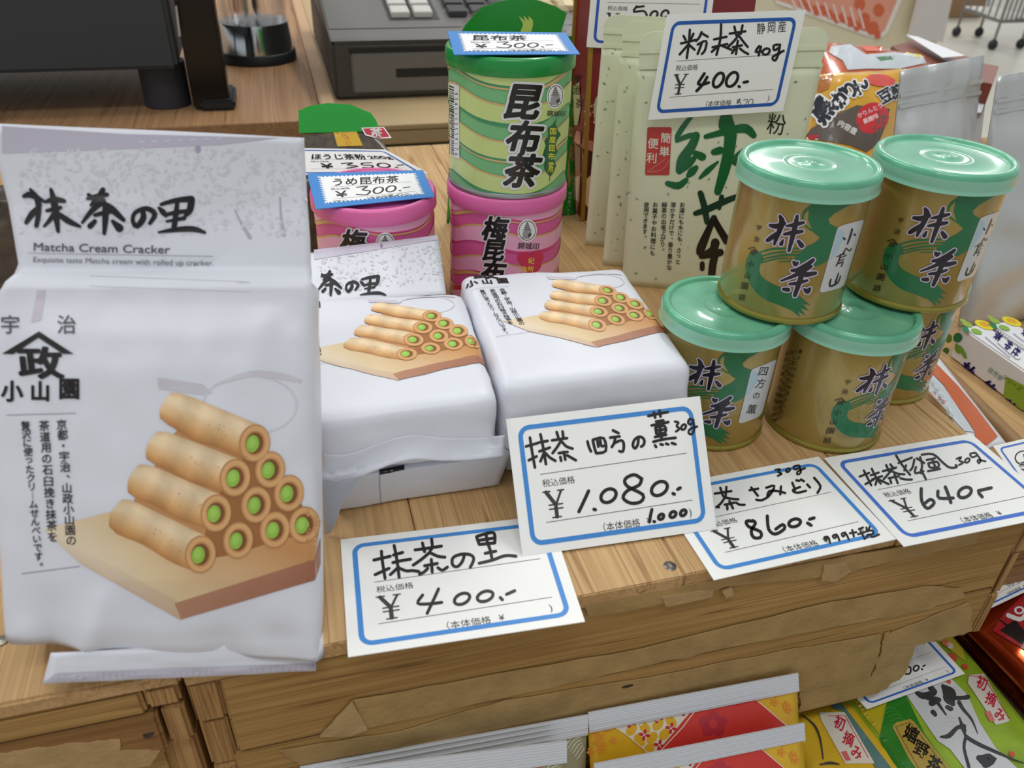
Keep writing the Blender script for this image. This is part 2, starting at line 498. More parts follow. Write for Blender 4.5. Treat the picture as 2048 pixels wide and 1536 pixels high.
strip([(1010, 1400), (1300, 1354), (1556, 1303), (1760, 1268), (1758, 1300), (1740, 1352), (1592, 1384), (1592, 1420), (1300, 1440), (1100, 1446), (700, 1510), (600, 1528), (560, 1500), (800, 1462)], TAPE, 8)
strip([(1790, 1262), (1935, 1204), (1942, 1215), (1942, 1262), (1905, 1272), (1866, 1281), (1830, 1290), (1811, 1345), (1767, 1378), (1700, 1398), (1600, 1420), (1598, 1385), (1742, 1352), (1762, 1300), (1768, 1266)], TAPE, 9, amp=2.5)
strip([(1645, 1128), (1690, 1122), (1700, 1140), (1668, 1160), (1640, 1158)], TAPE2, 11, amp=.5)
strip([(1442, 1180), (1462, 1172), (1466, 1188), (1450, 1192)], TAPE2, 12, amp=.5)
strip([(1322, 1192), (1425, 1175), (1422, 1190), (1330, 1210)], TAPE2, 13, amp=.5)
strip([(640, 1470), (705, 1400), (735, 1455), (700, 1468)], TAPE2, 14, amp=.8)
for k, (px, py) in enumerate(((1340, 1132), (1254, 1370))):
    if k == 0:
        P = at(px, py, 0); o = lathe('nail_head', [(0, .0009), (.0022, .0007), (.0030, .0001), (.003, -.001)], P, STEEL, cr, 16)
    else:
        P = onf(px, py); o = mk('knot', [P + V((.0032 * math.cos(t), -.0008, .0012 * math.sin(t))) for t in [i * PI / 5 for i in range(10)]], [tuple(range(10))], mat('knot_dark', (70, 44, 24), .8), cr)

# ------------------------------------------------------------------ left crate
cl = thing('wooden_crate', 'darker pine crate on the left, half under the large white bag', 'crate', (-.2, .5, -.205))
x0, x1 = -.36, XL - .0035
for i in range(2): box('top_board', x0 + i * .148, x0 + (i + 1) * .148 - .001, YF + .001, .84, -.0085, 0, PINE, cl, .0012)
zs = [(-.0235, -.0088), (-.0500, -.0242), (-.0860, -.0512), (-.130, -.0870)]
for i, (a, b) in enumerate(zs): box('front_plank', x0, x1 - .0135 + .003 * (i % 2), YF + .0015 + .006 * (i > 1), YF + .014, a, b, PINEX if i % 2 == 0 else DARKW, cl, .0014, rough=.0004)
for i, (a, b) in enumerate(((-.021, -.0088), (-.0465, -.0225), (-.086, -.048), (-.130, -.0870))): box('joint_finger', x1 - .0128 + .004 * (i % 2), x1, YF + .002 + .004 * (i > 1), YF + .03, a, b, ENDG, cl, .0015)
box('side_board', x1 - .012, x1, YF + .03, .84, -.1375, -.0088, PINE, cl, .001)
box('foot_rail', x0, x1, .27, .30, -.2048, -.1305, DARKW, cl, .002)
w = [aty(x, y, YF + .0014) for x, y in jag([(-40, 1512), (40, 1500), (150, 1485), (240, 1478), (240, 1500), (320, 1500), (300, 1530), (120, 1546), (-40, 1560)], 2, 6, 4)]
prism('paper_tape', w, (0, -.0006, 0), TAPE2, cl)
P = aty(297, 1467, YF + .001); lathe('nail_head', [(0, .0), (.0022, -.0002)], P, STEEL, cl, 12)
P = at(4, 1282, 0); lathe('nail_head', [(0, .0009), (.0026, .0006), (.003, -.001)], P, STEEL, cl, 14)

# ------------------------------------------------------------------ price cards
BLUE = (66, 140, 214)
DK = (38, 32, 34)
def rrect(x0, y0, x1, y1, r, n=5):
    P = []
    for cx, cy, a in ((x1 - r, y0 + r, -90), (x1 - r, y1 - r, 0), (x0 + r, y1 - r, 90), (x0 + r, y0 + r, 180)):
        for k in range(n + 1):
            t = math.radians(a + 90 * k / n); P.append((cx + r * math.cos(t), cy + r * math.sin(t)))
    return P
def template(q, parent, blue=BLUE, yen=True, lines=True):
    M = quad_map(q)
    ik = Ink(M, L=30)
    P = rrect(6, 5.4, 94, 61.8, 4.6)
    ik.stroke(P + [P[0], P[1]], 2.3, blue, 0, sm=False)
    ik.build('blue_border', parent)
    ik = Ink(M, L=30)
    g = (60, 56, 56)
    if lines:
        ik.stroke([(13.5, 29.2), (89, 28)], .28, g); ik.stroke([(13.5, 52.6), (89, 51.4)], .28, g)
    ik.text('税込価格', 13.8, 35.3, 4.1, 0, g)
    ik.text('（本体価格', 38.5, 60.3, 4.4, 0, g); ik.text('¥', 64, 60, 4.2, 0, g, bold=.01); ik.text(')', 86.5, 58.7, 5, 0, g)
    if yen:
        xm = lambda v: 13.6 + (v - 15.5) * .86
        for P, w in (([(17.3, 38.2), (22, 44.6), (22, 50.5)], 1.9), ([(26, 38.2), (22.3, 44.6)], 1.1)): ik.stroke([(xm(p[0]), p[1]) for p in P], w, g, sm=False)
        for a, b, y in ((15.5, 19.6, 38), (24, 27.6, 38), (18.2, 26, 44.6), (18.2, 26, 46.6), (19.5, 24.5, 50.7)): ik.stroke([(xm(a), y), (xm(b), y)], .7, g)
    ik.build('printed_lettering', parent)
def card(label, px, p0, n, thick=.00045, group='blue-bordered price cards', tmpl=True, para=None, **kw):
    p0 = V(p0); n = V(n).normalized()
    q = [hitp(x, y, p0, n) for x, y in px]
    if para == 'BR': q[2] = q[3] + q[1] - q[0]
    if para == 'TL': q[0] = q[3] + q[1] - q[2]
    c = sum(q, V((0, 0, 0))) / 4
    t = thing('price_card', label, 'price card', tuple(c), group)
    if n.dot(CAM - p0) < 0: n = -n
    prism('card_sheet', q, -n * thick, PAPER, t)
    if tmpl: template(q, t, **kw)
    return t, plane_map(p0, n), q
UP = (0, 0, 1)
c2 = crop(660, 1010, 3.938); c3 = crop(1000, 780, 4.518); c4 = crop(1370, 860, 3.0206); c5 = crop(1100, 0, 3.2)
# 400 yen card lying on the crate's edge
t, M, q = card('white 400 yen card lying flat on the crate beside the large white bag', [(681, 1079), (1099, 1030), (1170, 1243), (696, 1314)], (0, 0, .0011), UP)
ik = Ink(M, L=300)
strokes(ik, c2, '''405,365 412,440 434,580; 345,435 475,405; 355,550 465,500; 505,320 525,420 545,572; 500,395 572,375; 495,455 560,440 635,428; 540,490 475,550;
550,500 600,520 650,518 700,525; 670,355 780,340 878,325; 728,300 745,370; 800,270 806,330 790,360; 785,375 720,430 655,475; 790,378 850,405 905,412; 745,480 845,462; 798,430 805,530; 770,500 740,530 705,545; 850,495 885,515 925,490;
1060,390 1040,450 1000,488 965,470 970,415 1040,388 1110,395 1132,430 1105,492; 1155,255 1175,310; 1155,250 1225,228 1292,222 1298,300; 1178,312 1298,300; 1230,240 1240,300; 1170,280 1290,262; 1240,300 1260,350 1275,420; 1222,382 1305,365; 1175,460 1280,435 1380,400 1465,405;
730,710 690,775 780,780 880,768; 855,662 810,760 765,855; o1040,740,56,45,.5; o1222,720,58,42,.5; 1340,730 1358,747; 1390,705 1455,676''', 25, DK)
ik.build('handwriting', t, INKM)
# 1,080 yen card leaning on the white bags
a = at(1045, 1113, .0012); b = at(1432, 1058, .0012)
d = (b - a).normalized(); bk = V((-d.y, d.x, 0)).normalized(); up = V((0, 0, 1)) * math.cos(math.radians(45)) + bk * math.sin(math.radians(45)); nn = d.cross(up)
t, M, q = card('white 1,080 yen card leaning back against the lying white bags', [(1012, 838), (1400, 792), (1433, 1058), (1045, 1113)], a, nn)
ik = Ink(M, L=300)
strokes(ik, c3, '''270,430 290,560 315,700; 235,510 340,480; 260,635 330,600; 365,400 390,520 415,670; 350,475 430,460; 355,555 450,520; 400,560 365,645; 410,570 450,610 500,640;
470,455 605,435; 512,380 530,440; 565,375 572,430; 560,440 520,510 475,570; 560,470 600,510 655,530; 530,570 610,560; 575,560 590,630; 545,605 552,640; 605,590 685,635;
790,465 805,520 822,555; 838,452 850,510 868,570; 840,450 935,435 955,550 870,572; 880,460 888,512; 905,455 915,505 940,505;
1020,365 1070,390; 995,430 1080,420; 1040,440 1030,480 1010,515; 1035,480 1095,455 1118,490 1110,555 1078,552; 1250,430 1245,490 1220,528 1200,500 1215,450 1260,422 1300,445 1300,490 1275,512;
1340,235 1430,215 1515,200; 1390,205 1402,250; 1440,185 1450,240; 1410,285 1475,275; 1370,320 1520,290; 1405,345 1412,390; 1405,340 1485,325 1492,385 1412,395; 1440,300 1448,360 1458,435; 1410,368 1485,355; 1400,425 1500,405; 1385,468 1480,445 1585,432; 1400,500 1410,515; 1450,490 1470,495; 1500,485 1520,492; 1552,480 1585,490''', 26, DK)
strokes(ik, c3, '1580,285 1612,295 1595,325 1620,350 1590,375; o1658,335,20,24,.3; 1745,270 1712,262 1700,300 1730,310 1748,270; 1748,290 1755,350 1735,398 1705,390 1715,355 1780,330', 22, DK)
strokes(ik, c3, '800,912 755,1010 712,1100; 848,1078 862,1082; o980,955,66,62,.3; 1275,800 1210,765 1130,805 1150,870 1290,945 1270,1010 1180,1022 1112,975 1150,910 1255,860 1280,800; o1440,890,68,64,.35; 1562,935 1575,942; 1605,898 1628,884', 31, DK)
strokes(ik, c3, '1372,1080 1360,1130 1350,1190; 1390,1188 1396,1190; o1455,1145,22,24,.3; o1562,1125,26,27,.3; o1655,1110,24,27,.3', 30, DK)
ik.build('handwriting', t, INKM)
# 890 card
t, M, q = card('white 860 yen card lying on the crate edge with 30g written at its top', [(1395, 953), (1637, 913), (1793, 1078), (1428, 1160)], (0, 0, .0008), UP, para='TL')
ik = Ink(M, L=300)
strokes(ik, c4, '''180,385 280,370; 213,350 230,400; 250,345 245,400; 245,400 220,440 190,468; 240,408 290,418 322,420; 240,452 300,440; 268,430 290,475; 255,460 256,480; 310,440 330,452 360,453; 190,465 205,468;
390,365 442,355; 400,348 440,398; 430,422 465,425 505,402; 490,350 540,338 515,390 498,400 510,370 560,370 605,382; 580,342 575,390; 648,320 665,362; 695,345 650,365 678,380 730,368; 672,305 690,308; 700,300 718,310; 738,330 755,348; 780,290 818,340 800,380''', 15, DK)
strokes(ik, c4, '545,242 575,238 562,255 585,265 560,278; o622,244,11,11,.4; 682,215 655,222 665,240 690,230; 690,215 700,255 680,270 680,252 725,232', 12, DK)
strokes(ik, c4, '410,552 370,552 385,585 455,615 455,650 415,650 400,610 425,565 410,548; 497,520 505,600 545,630 600,598 590,572 548,600; o662,562,34,24,.4; 740,563 762,577; 752,540 780,532', 20, DK)
strokes(ik, c4, '860,645 840,650 850,665 866,650 876,685; 915,632 892,640 905,655 920,638 934,674; 968,620 946,628 956,645 972,628 990,664; 995,625 1035,618; 1010,605 1020,645; 1050,600 1075,590; 1060,610 1085,660; 1045,630 1080,620; 1095,590 1100,610; 1115,585 1110,605; 1090,615 1130,608 1135,628 1100,635; 1105,640 1090,655; 1122,635 1130,648 1172,632', 13, DK)
ik.build('handwriting', t, INKM)
# 640 card
t, M, q = card('white 640 yen card lying on the right end of the crate below the tins', [(1648, 916), (1942, 867), (2085, 1040), (1808, 1093)], (0, 0, .0015), UP, para='BR', blue=(72, 118, 208))
ik = Ink(M, L=300)
g2 = (52, 52, 56)
strokes(ik, c4, '''1080,245 1100,285 1125,335; 1055,282 1112,260; 1090,328 1140,300; 1128,235 1150,280 1182,325; 1122,275 1170,258; 1130,300 1190,280; 1160,300 1150,332; 1170,300 1230,328;
1195,250 1275,228; 1215,213 1232,250; 1240,208 1262,235; 1250,240 1225,270 1200,298; 1250,250 1285,265 1325,268; 1230,292 1292,280; 1265,270 1285,322; 1240,302 1246,322; 1300,292 1335,300 1370,300;
1290,200 1370,168; 1275,155 1310,210 1360,272; 1335,215 1325,245; 1385,180 1375,225 1360,245; 1400,172 1445,200; 1395,225 1390,262 1440,250; 1425,240 1455,298; 1420,165 1432,210 1425,262; 1430,150 1500,148 1560,200 1600,228 1642,225 1635,212; 1460,182 1510,172; 1470,202 1522,193 1532,222 1482,228 1470,202; 1492,175 1518,240; 1468,250 1540,236''', 14, g2)
strokes(ik, c4, '1640,175 1670,165 1655,185 1682,197 1655,212; o1705,185,13,13,.4; 1750,138 1722,145 1735,165 1765,155; 1755,138 1785,180 1775,202 1768,182 1815,190', 12, g2)
strokes(ik, c4, '1427,355 1430,430 1465,475 1505,442 1482,420 1445,448; 1528,370 1535,412 1620,412; 1572,345 1590,390 1606,440; o1690,378,37,32,.4; 1775,382 1795,405; 1772,368 1850,350', 20, g2)
ik.build('handwriting', t, INKM)
# ------------------------------------------------------------------ matcha tins
TEAL = mat('green_lid_plastic', (100, 184, 146), .3, coat=.6, spec=.5, sss=.2, var=.16, vscale=70)
PANEL = mat('lid_panel_plastic', (112, 184, 146), .28, coat=.5, sss=.15, var=.2, vscale=45)
TEALS = mat('lid_skirt_plastic', (146, 206, 180), .28, coat=.5, sss=.3)
GOLD = mat('gold_tin', (168, 146, 78), .3, .35, coat=.6, spec=.6, var=.06, vscale=40)
OLIVE = mat('olive_gold_rim', (150, 140, 56), .3, .5, coat=.4)
RB, RL, HC = .03125, .0337, .07386
CEN = dict(A=(.21238, .32874, 0), B=(.27748, .31131, 0), C=(.24287, .33018, HC), D=(.31794, .32642, HC), E=(.33624, .34492, 0))
def cyl_hit(px, py, c, r):
    d = ray(px, py); ox, oy = CAM.x - c[0], CAM.y - c[1]
    A = d.x * d.x + d.y * d.y; B = ox * d.x + oy * d.y; Cc = ox * ox + oy * oy - r * r
    D = B * B - A * Cc
    s_ = math.sqrt(max(D, 0))
    t = (-B - s_) / A
    p = CAM + d * t
    return math.atan2(p.y - c[1], p.x - c[0]), p.z - c[2]
def cyl_map(src, r, dst, dth, zmax=None):
    def f(x, y):
        th, z = cyl_hit(x, y, src, r)
        if zmax: z = min(z, zmax)
        th += dth
        n = V((math.cos(th), math.sin(th), 0))
        return V((dst[0], dst[1], dst[2] + z)) + n * r, n
    return f
K = crop(1440, 380, 6.827); K5 = crop(1300, 240, 2.3275)
MT = ['690,480,50 780,492,75 885,455,50', '820,350,40 850,430,85 812,560,70 770,660,60 745,740,35', '790,575,40 715,640,70 655,685,60', '910,490,30 1010,472,60 1140,440,45', '880,600,40 990,580,65 1120,560,50',
      '1055,350,45 1040,430,65 1000,600,72 942,825,45', '862,680,30 838,735,60', '1070,695,50 1115,755,75']
CH = ['1005,978,40 1030,1008,72 1065,985,30', '1270,950,50 1180,1020,68 1060,1085,60 980,1095,45', '1240,1040,50 1100,1120,62 980,1180,48 835,1235,28', '1050,1140,60 1180,1150,72 1300,1130,52', '950,1278,38 1050,1270,52 1190,1230,36',
      '1120,1130,70 1080,1260,72 1020,1435,56', '870,1352,50 930,1358,62', '1150,1352,40 1190,1380,78 1225,1340,40']
def tin_print(M, parent, name3=None, back=False):
    ik = Ink(M, L=5)
    G = (24, 112, 68); G2 = (40, 128, 96)
    ik.poly(K('1330,165 1600,150 1880,150 1700,245 1560,320 1480,400 1500,460 1620,520 1640,600 1600,760 1520,900 1440,985 1330,1040 1180,1030 1060,990 1010,930 1090,865 1170,780 1290,720 1370,655 1290,590 1250,520 1200,400 1215,270'), G)
    ik.stroke(K('1310,170,26 1160,290,40 1130,390,30 1180,500,26 1340,600,16'), 1, G)
    ik.poly(smooth(K5('452,640 470,618 500,612 520,628 527,655 514,672 508,700 520,730 560,758 620,785 690,815')) + K5('745,862 712,856 738,888 700,876 726,912 690,892 700,918 660,888') + smooth(K5('655,885 600,862 530,832 480,785 450,722 445,675 452,640')), G)
    for s_ in ('495,622,6 560,602,9 640,598,9 740,599,6', '510,636,5 590,617,8 700,613,6', '518,650,6 600,632,9 705,628,9 760,630,6', '522,664,5 590,646,7 660,645,4', '600,660,3 660,658,6 700,660,3'): ik.stroke(K5(s_), 1, G)
    if name3:
        ik.poly(K('1650,488 1700,470 1945,405 1955,425 1952,445 1720,1210 1690,1290 1640,1335 1410,1395 1370,1390 1362,1360 1590,560 1610,510'), (206, 210, 212), 1)
        ik.poly(K('1640,530 1695,590 1680,680 1560,900 1500,960 1600,590'), (176, 204, 218), 2)
        if name3[0] == 'o':
            for s_ in ('1800,530,26 1775,620,30 1733,735,20', '1680,650,22 1695,668,34', '1825,600,22 1838,612,30', '1715,790,14 1670,870,20 1585,910,10', '1730,800,20 1760,830,18 1790,795,14', '1650,880,20 1700,870,14', '1640,920,14 1720,890,14', '1640,960,14 1690,940,14', '1640,880,18 1620,960,22 1580,1035,16', '1625,1000,22 1680,975,14 1650,1040,18',
                       '1615,1130,16 1570,1265,30', '1510,1215,20 1495,1310,30 1600,1265,22 1640,1170,18'): ik.stroke(K(s_), 1, (18, 20, 26), 3)
        else:
            for ch, x, y in zip('四方の薫', (1770, 1715, 1640, 1560), (560, 760, 960, 1180)):
                X, Y = K.p(x, y); ik.text(ch, X, Y, 26 if ch != 'の' else 20, 14, (18, 20, 26), 3, center=True, slant=.1, bold=.008, sx=.8)
    for grow, col, lay in ((30, (214, 204, 232), 4), (0, (24, 20, 34), 5)):
        for s_ in MT + CH: ik.stroke(K(s_), 1, col, lay, grow=grow / 6.827)
    for ch, x, y, sz in (('宇', 535, 515, 70), ('治', 500, 670, 75), ('政', 450, 850, 75), ('小', 420, 1010, 85), ('山', 375, 1165, 85), ('園', 340, 1310, 95), ('詰', 305, 1462, 85)):
        X, Y = K.p(x, y); ik.text(ch, X, Y, sz / 6.827 * 1.1, 12, (34, 30, 24), 5, center=True, bold=.012)
    ik.stroke(K('395,800 460,780 510,860'), 2, (34, 30, 24), 5, sm=False)
    ik.build('printed_label', parent, INKG)
    if back:
        ik = Ink(lambda x, y: M(x, y), L=5)
        ik.build('printed_small_text', parent, INKG)
GT = 'gold matcha tins with pale green lids'
TH0 = cyl_hit(1572, 465, CEN['C'], RB)[0]
spec = [('A', (1410, 747), 'matcha tin at the lower left beside the leaning 1,080 yen card', 's'), ('B', (1749, 762), 'matcha tin in the middle of the lower row, turned to show small print', None),
        ('E', (1846, 672), 'matcha tin at the back right of the lower row, mostly hidden', None), ('C', (1572, 465), 'matcha tin on top at the left, before the pale green pouches', 'o'), ('D', (1858, 455), 'matcha tin on top at the right, a bright streak on its lid', 'o')]
lidprof = [(RL - .0002, -.0098), (RL, -.0094), (RL, -.0030), (RL - .0004, -.0012), (RL - .0014, -.0002), (RL - .0030, 0), (RL - .0040, -.0004), (RL - .0046, -.0016), (RL - .0050, -.0019)]
panelprof = [(RL - .0050, -.0019), (.0240, -.00185), (.0130, -.00185), (.0125, -.00172), (.0120, -.00185), (.0034, -.00185), (.0028, -.0013), (.0012, -.0013), (0, -.0015)]
for key, pp, lab, nm in spec:
    c = CEN[key]
    t = thing('matcha_tin', 'gold ' + lab, 'tea tin', c, GT)
    lathe('tin_body', [(RB - .002, .0006), (RB - .0004, .0012), (RB - .0002, .004), (RB, .0045), (RB, HC - .0035), (RB - .002, HC - .003)], c, GOLD, t)
    lathe('bottom_rim', [(RB - .003, .0001), (RB + .0002, 0), (RB + .0009, .0008), (RB + .0008, .0022), (RB + .0001, .0032)], c, OLIVE, t)
    L_ = lathe('lid', [(r, z + HC) for r, z in lidprof[1:]] + [(RL - .0054, HC - .0019)], c, TEAL, t)
    lathe('lid_panel', [(r, z + HC) for r, z in panelprof], c, PANEL, L_)
    lathe('lid_skirt', [(RL + .0001, HC - .0099), (RL + .0007, HC - .0096), (RL + .0005, HC - .0088), (RL + .0001, HC - .0078), (RL + .00025, HC - .0070), (RL + .0001, HC - .0030)], c, TEALS, L_)
    th, _ = cyl_hit(pp[0], pp[1], c, RB)
    M = cyl_map(CEN['C'], RB, c, th - TH0, HC - .0100)
    tin_print(M, t, nm)
    if key == 'B':
        ik = Ink(cyl_map(c, RB, c, 0), L=5)
        cols = ['■氷に宇治の抹茶を入れて', '小山園の製茶品です抹茶のみ', '召し上がり方は茶碗に一杯', '湿気を避け冷暗所に保存']
        for i, s_ in enumerate(cols): ik.vtext(s_, (1601 - 9 * i, 703 + i), (1561 - 6 * i, 835 + i * 3), 10, (70, 56, 34), 1, sx=.8)
        ik.build('printed_small_text', t, INKG)

# ------------------------------------------------------------------ konbu tea tins
KB, KL, KH = .03832, .03962, .0838
KC = dict(P=(.13964, .50315, 0), G=(.13964, .50315, KH), L=(.0508, .50169, 0))
TINM = mat('tin_rim', (168, 170, 172), .3, .8)
GL = mat('green_lid', (22, 148, 66), .3, coat=.35, sss=.15)
PL = mat('pink_lid', (232, 112, 176), .38, coat=.2, sss=.15)
PAPG = mat('green_label', (122, 190, 130), .42, coat=.1)
PAPP = mat('pink_label', (226, 98, 164), .42, coat=.1)
Q2 = crop(560, 0, 3.2); Q6 = crop(980, 150, 4.389)
def waves(c, parent, z1, sets, th_ref):
    """printed wave bands right round the tin; colour only"""
    def M(x, y):
        th = x / KB + th_ref; n = V((math.cos(th), math.sin(th), 0))
        return V((c[0], c[1], c[2] + y)) + n * KB, n
    ik = Ink(M, L=.02)
    N = 108
    def cur(z, a, ph, i):
        th = 2 * PI * i / N; return z + a * math.sin(3 * th + ph) + .0012 * math.sin(5 * th + ph * 2)
    for za, zb, aa, ab, pa, pb, col, lay in sets:
        for i in range(N):
            x0_, x1_ = KB * 2 * PI * i / N, KB * 2 * PI * (i + 1) / N
            g = lambda v: max(.0035, min(z1, v))
            ya0, ya1 = g(cur(za, aa, pa, i)), g(cur(za, aa, pa, i + 1)); yb0, yb1 = g(cur(zb, ab, pb, i)), g(cur(zb, ab, pb, i + 1))
            if ya0 - yb0 > 1e-5 or ya1 - yb1 > 1e-5: ik.tri([(x0_, ya0), (x1_, ya1), (x1_, yb1), (x0_, yb0)], [(0, 1, 2), (0, 2, 3)], col, lay)
    ik.step = .00003
    ik.build('printed_waves', parent, INKG)
def logo(ik, x, y, r, ry, lay=4, txt=True, ang=3):
    W_ = (244, 244, 244); g = (96, 100, 104)
    ik.disc(x, y, r * 1.14, ry * 1.14, W_, lay, rot=.12); ik.disc(x, y, r, ry, (30, 32, 34), lay + 1, inner=.93, rot=.12)
    b = ry / 22
    for k, (w, yy) in enumerate(((3, -17), (5.5, -13), (8, -8.5), (10.5, -4))):
        ik.poly([(x - w * b, y + (yy + 3) * b), (x - w * b * .6, y + yy * b), (x, y + (yy - 2.5) * b), (x + w * b * .6, y + yy * b), (x + w * b, y + (yy + 3) * b), (x, y + (yy + 1.5) * b)], g, lay + 2)
        ik.poly([(x - w * b * .55, y + (yy + 2) * b), (x + w * b * .55, y + (yy + 2) * b), (x + w * b * .55, y + (yy + 4.5) * b), (x - w * b * .55, y + (yy + 4.5) * b)], (150, 153, 156), lay + 3)
    ik.poly([(x - 9 * b, y + 1 * b), (x + 9 * b, y + 0 * b), (x + 9 * b, y + 8 * b), (x + 4 * b, y + 18 * b), (x - 11 * b, y + 17 * b), (x - 10 * b, y + 8 * b)], (158, 161, 163), lay + 2)
    ik.poly([(x + 1 * b, y + 8 * b), (x + 8 * b, y + 4 * b), (x + 9 * b, y + 10 * b), (x + 3 * b, y + 15 * b)], (60, 62, 64), lay + 3)
    if txt: ik.text('錦城印', x - r * 1.15, y + ry * 1.75, r * .85, ang, (30, 30, 30), lay, bold=.012, slant=.1)
def konbu(key, lab, lidm, papm, lidlabel):
    c = KC[key]
    t = thing('konbu_tea_tin', lab, 'tea tin', c, 'konbu tea tins')
    lathe('tin_body', [(KB - .002, .0026), (KB - .0002, .0030), (KB - .0002, KH - .004), (KB - .003, KH - .0035)], c, papm, t)
    lathe('bottom_rim', [(KB - .003, 0), (KB + .0002, 0), (KB + .0008, .0008), (KB + .0006, .0024), (KB, .0032)], c, TINM, t)
    o = lathe('lid', [(KL + .0001, KH - .0104), (KL + .0005, KH - .0098), (KL + .0003, KH - .0020), (KL - .0004, KH - .0006), (KL - .0018, KH), (KL - .0034, KH - .0002), (KL - .0046, KH - .0022), (KL - .0056, KH - .0026), (.0240, KH - .0022), (.0230, KH - .0016), (.0220, KH - .0022), (0, KH - .0022)], c, lidm, t)
    return t, c
def wsets(cols, z1):
    a, b, dkk, tan = cols; s_ = []
    P = .0215
    for k in range(5):
        z = .006 + P * k
        s_.append((z + .0105, z, .0042, .0036, .9, 1.0, b, 0))
        s_.append((z + .0116, z + .0103, .0042, .0042, .9, .9, tan, 1))
        s_.append((z + .0003, z - .0012, .0036, .0044, 1.0, 1.15, dkk, 1))
        s_.append((z - .0008, z - .0022, .0038, .0036, 1.1, .9, tan, 2)) if k % 2 else None
    return [x for x in s_ if x]
# green tin, on top of the right pink one
tg, c = konbu('G', 'green konbu tea tin stacked on a pink tin, a price card on its lid', GL, PAPG, '')
thr = cyl_hit(1022, 300, c, KB)[0] - 1.2
waves(c, tg, KH - .0108, wsets([(122, 190, 130), (204, 222, 140), (60, 150, 100), (214, 180, 122)], 0), thr)
M = cyl_map(c, KB + .0001, c, 0)
ik = Ink(M, L=6)
BK = (28, 26, 28)
KM = {'昆': (1565, 652, 240), '布': (1562, 880, 225), '茶': (1552, 1092, 225)}
for ch, (x, y, sz) in KM.items():
    X, Y = Q2.p(x, y)
    ik.text(ch, X, Y, sz / 3.2, 3, (226, 228, 230), 3, bold=.2, slant=.22, center=True)
    ik.text(ch, X, Y, sz / 3.2, 3, BK, 4, bold=.075, slant=.22, center=True)
X, Y = Q2.p(1760, 615); logo(ik, X, Y, 15, 22)
ik.poly(Q2('1772,755 1762,790 1775,830 1795,860 1775,890 1760,930 1775,970 1750,1010 1765,1060 1745,1110 1728,1130 1700,1100 1690,1060 1700,1020 1680,990 1700,930 1690,900 1720,860 1712,820 1745,800'), (28, 100, 66), 3)
ik.stroke(Q2('1728,1120 1722,1158'), 1.2, (28, 80, 50), 3)
ik.vtext('国産昆布', Q2.p(1745, 840), Q2.p(1735, 1000), 14.5, (240, 236, 60), 5, bold=.02)
ik.vtext('使用', Q2.p(1732, 1052), Q2.p(1728, 1085), 11.5, (240, 236, 60), 5, bold=.02)
ik.poly(Q2('1083,525 1148,550 1150,1020 1092,985'), (238, 240, 238), 3)
rb = random.Random(5); y = 545
while y < 980:
    h_ = rb.choice((4, 6, 9, 12)); ik.poly(Q2(f'1086,{y} 1116,{y+12} 1116,{y+12+h_} 1086,{y+h_}'), (30, 30, 30), 4); y += h_ + rb.choice((4, 5, 8))
for i, ch in enumerate('9341112539174'):
    X, Y = Q2.p(1130, 600 + i * 32); ik.text(ch, X, Y, 10, 90, (30, 30, 30), 4, center=True)
ik.build('printed_label', tg, INKG)
# the pink tins
def pink(key, lab, dx, dy, sc):
    t, c = konbu(key, lab, PL, PAPP, '')
    thr = cyl_hit(1022 + dx, 480, c, KB)[0] - .6
    ws = wsets([(226, 98, 164), (244, 178, 212), (214, 60, 130), (216, 176, 110)], 0)
    waves(c, t, KH - .0108, ws + [(.0135, .0100, .004, .0046, 1.5, 1.5, (204, 40, 70), 3)], thr)
    M = cyl_map(c, KB + .0001, c, 0)
    ik = Ink(M, L=6)
    for ch, x, y, sz in (('梅', 991, 457, 50), ('昆', 990, 500, 46), ('布', 987, 543, 48)):
        for b, col, lay in ((.2, (232, 226, 232), 4), (.075, BK, 5)): ik.text(ch, x + dx, y + dy, sz * sc, 3, col, lay, bold=b, slant=.2, center=True)
    logo(ik, 1054 + dx, 461 + dy, 17, 20, ang=3)
    ik.disc(1062 + dx, 528 + dy, 20, 18, (214, 52, 92), 4); ik.disc(1048 + dx, 516 + dy, 13, 12, (214, 52, 92), 4.1); ik.disc(1074 + dx, 514 + dy, 13, 12, (214, 52, 92), 4.2)
    ik.vtext('紀州', (1062 + dx, 521 + dy), (1060 + dx, 537 + dy), 13, (244, 236, 70), 6, bold=.02)
    ik.vtext('梅', (1047 + dx, 538 + dy), (1047 + dx, 538 + dy), 13, (244, 236, 70), 6, bold=.02)
    ik.build('printed_label', t, INKG)
    return t
pink('P', 'pink plum konbu tea tin standing under the green tin', 0, 0, 1)
pink('L', 'pink plum konbu tea tin on the left, a price card on its lid', -284, 26, 1)

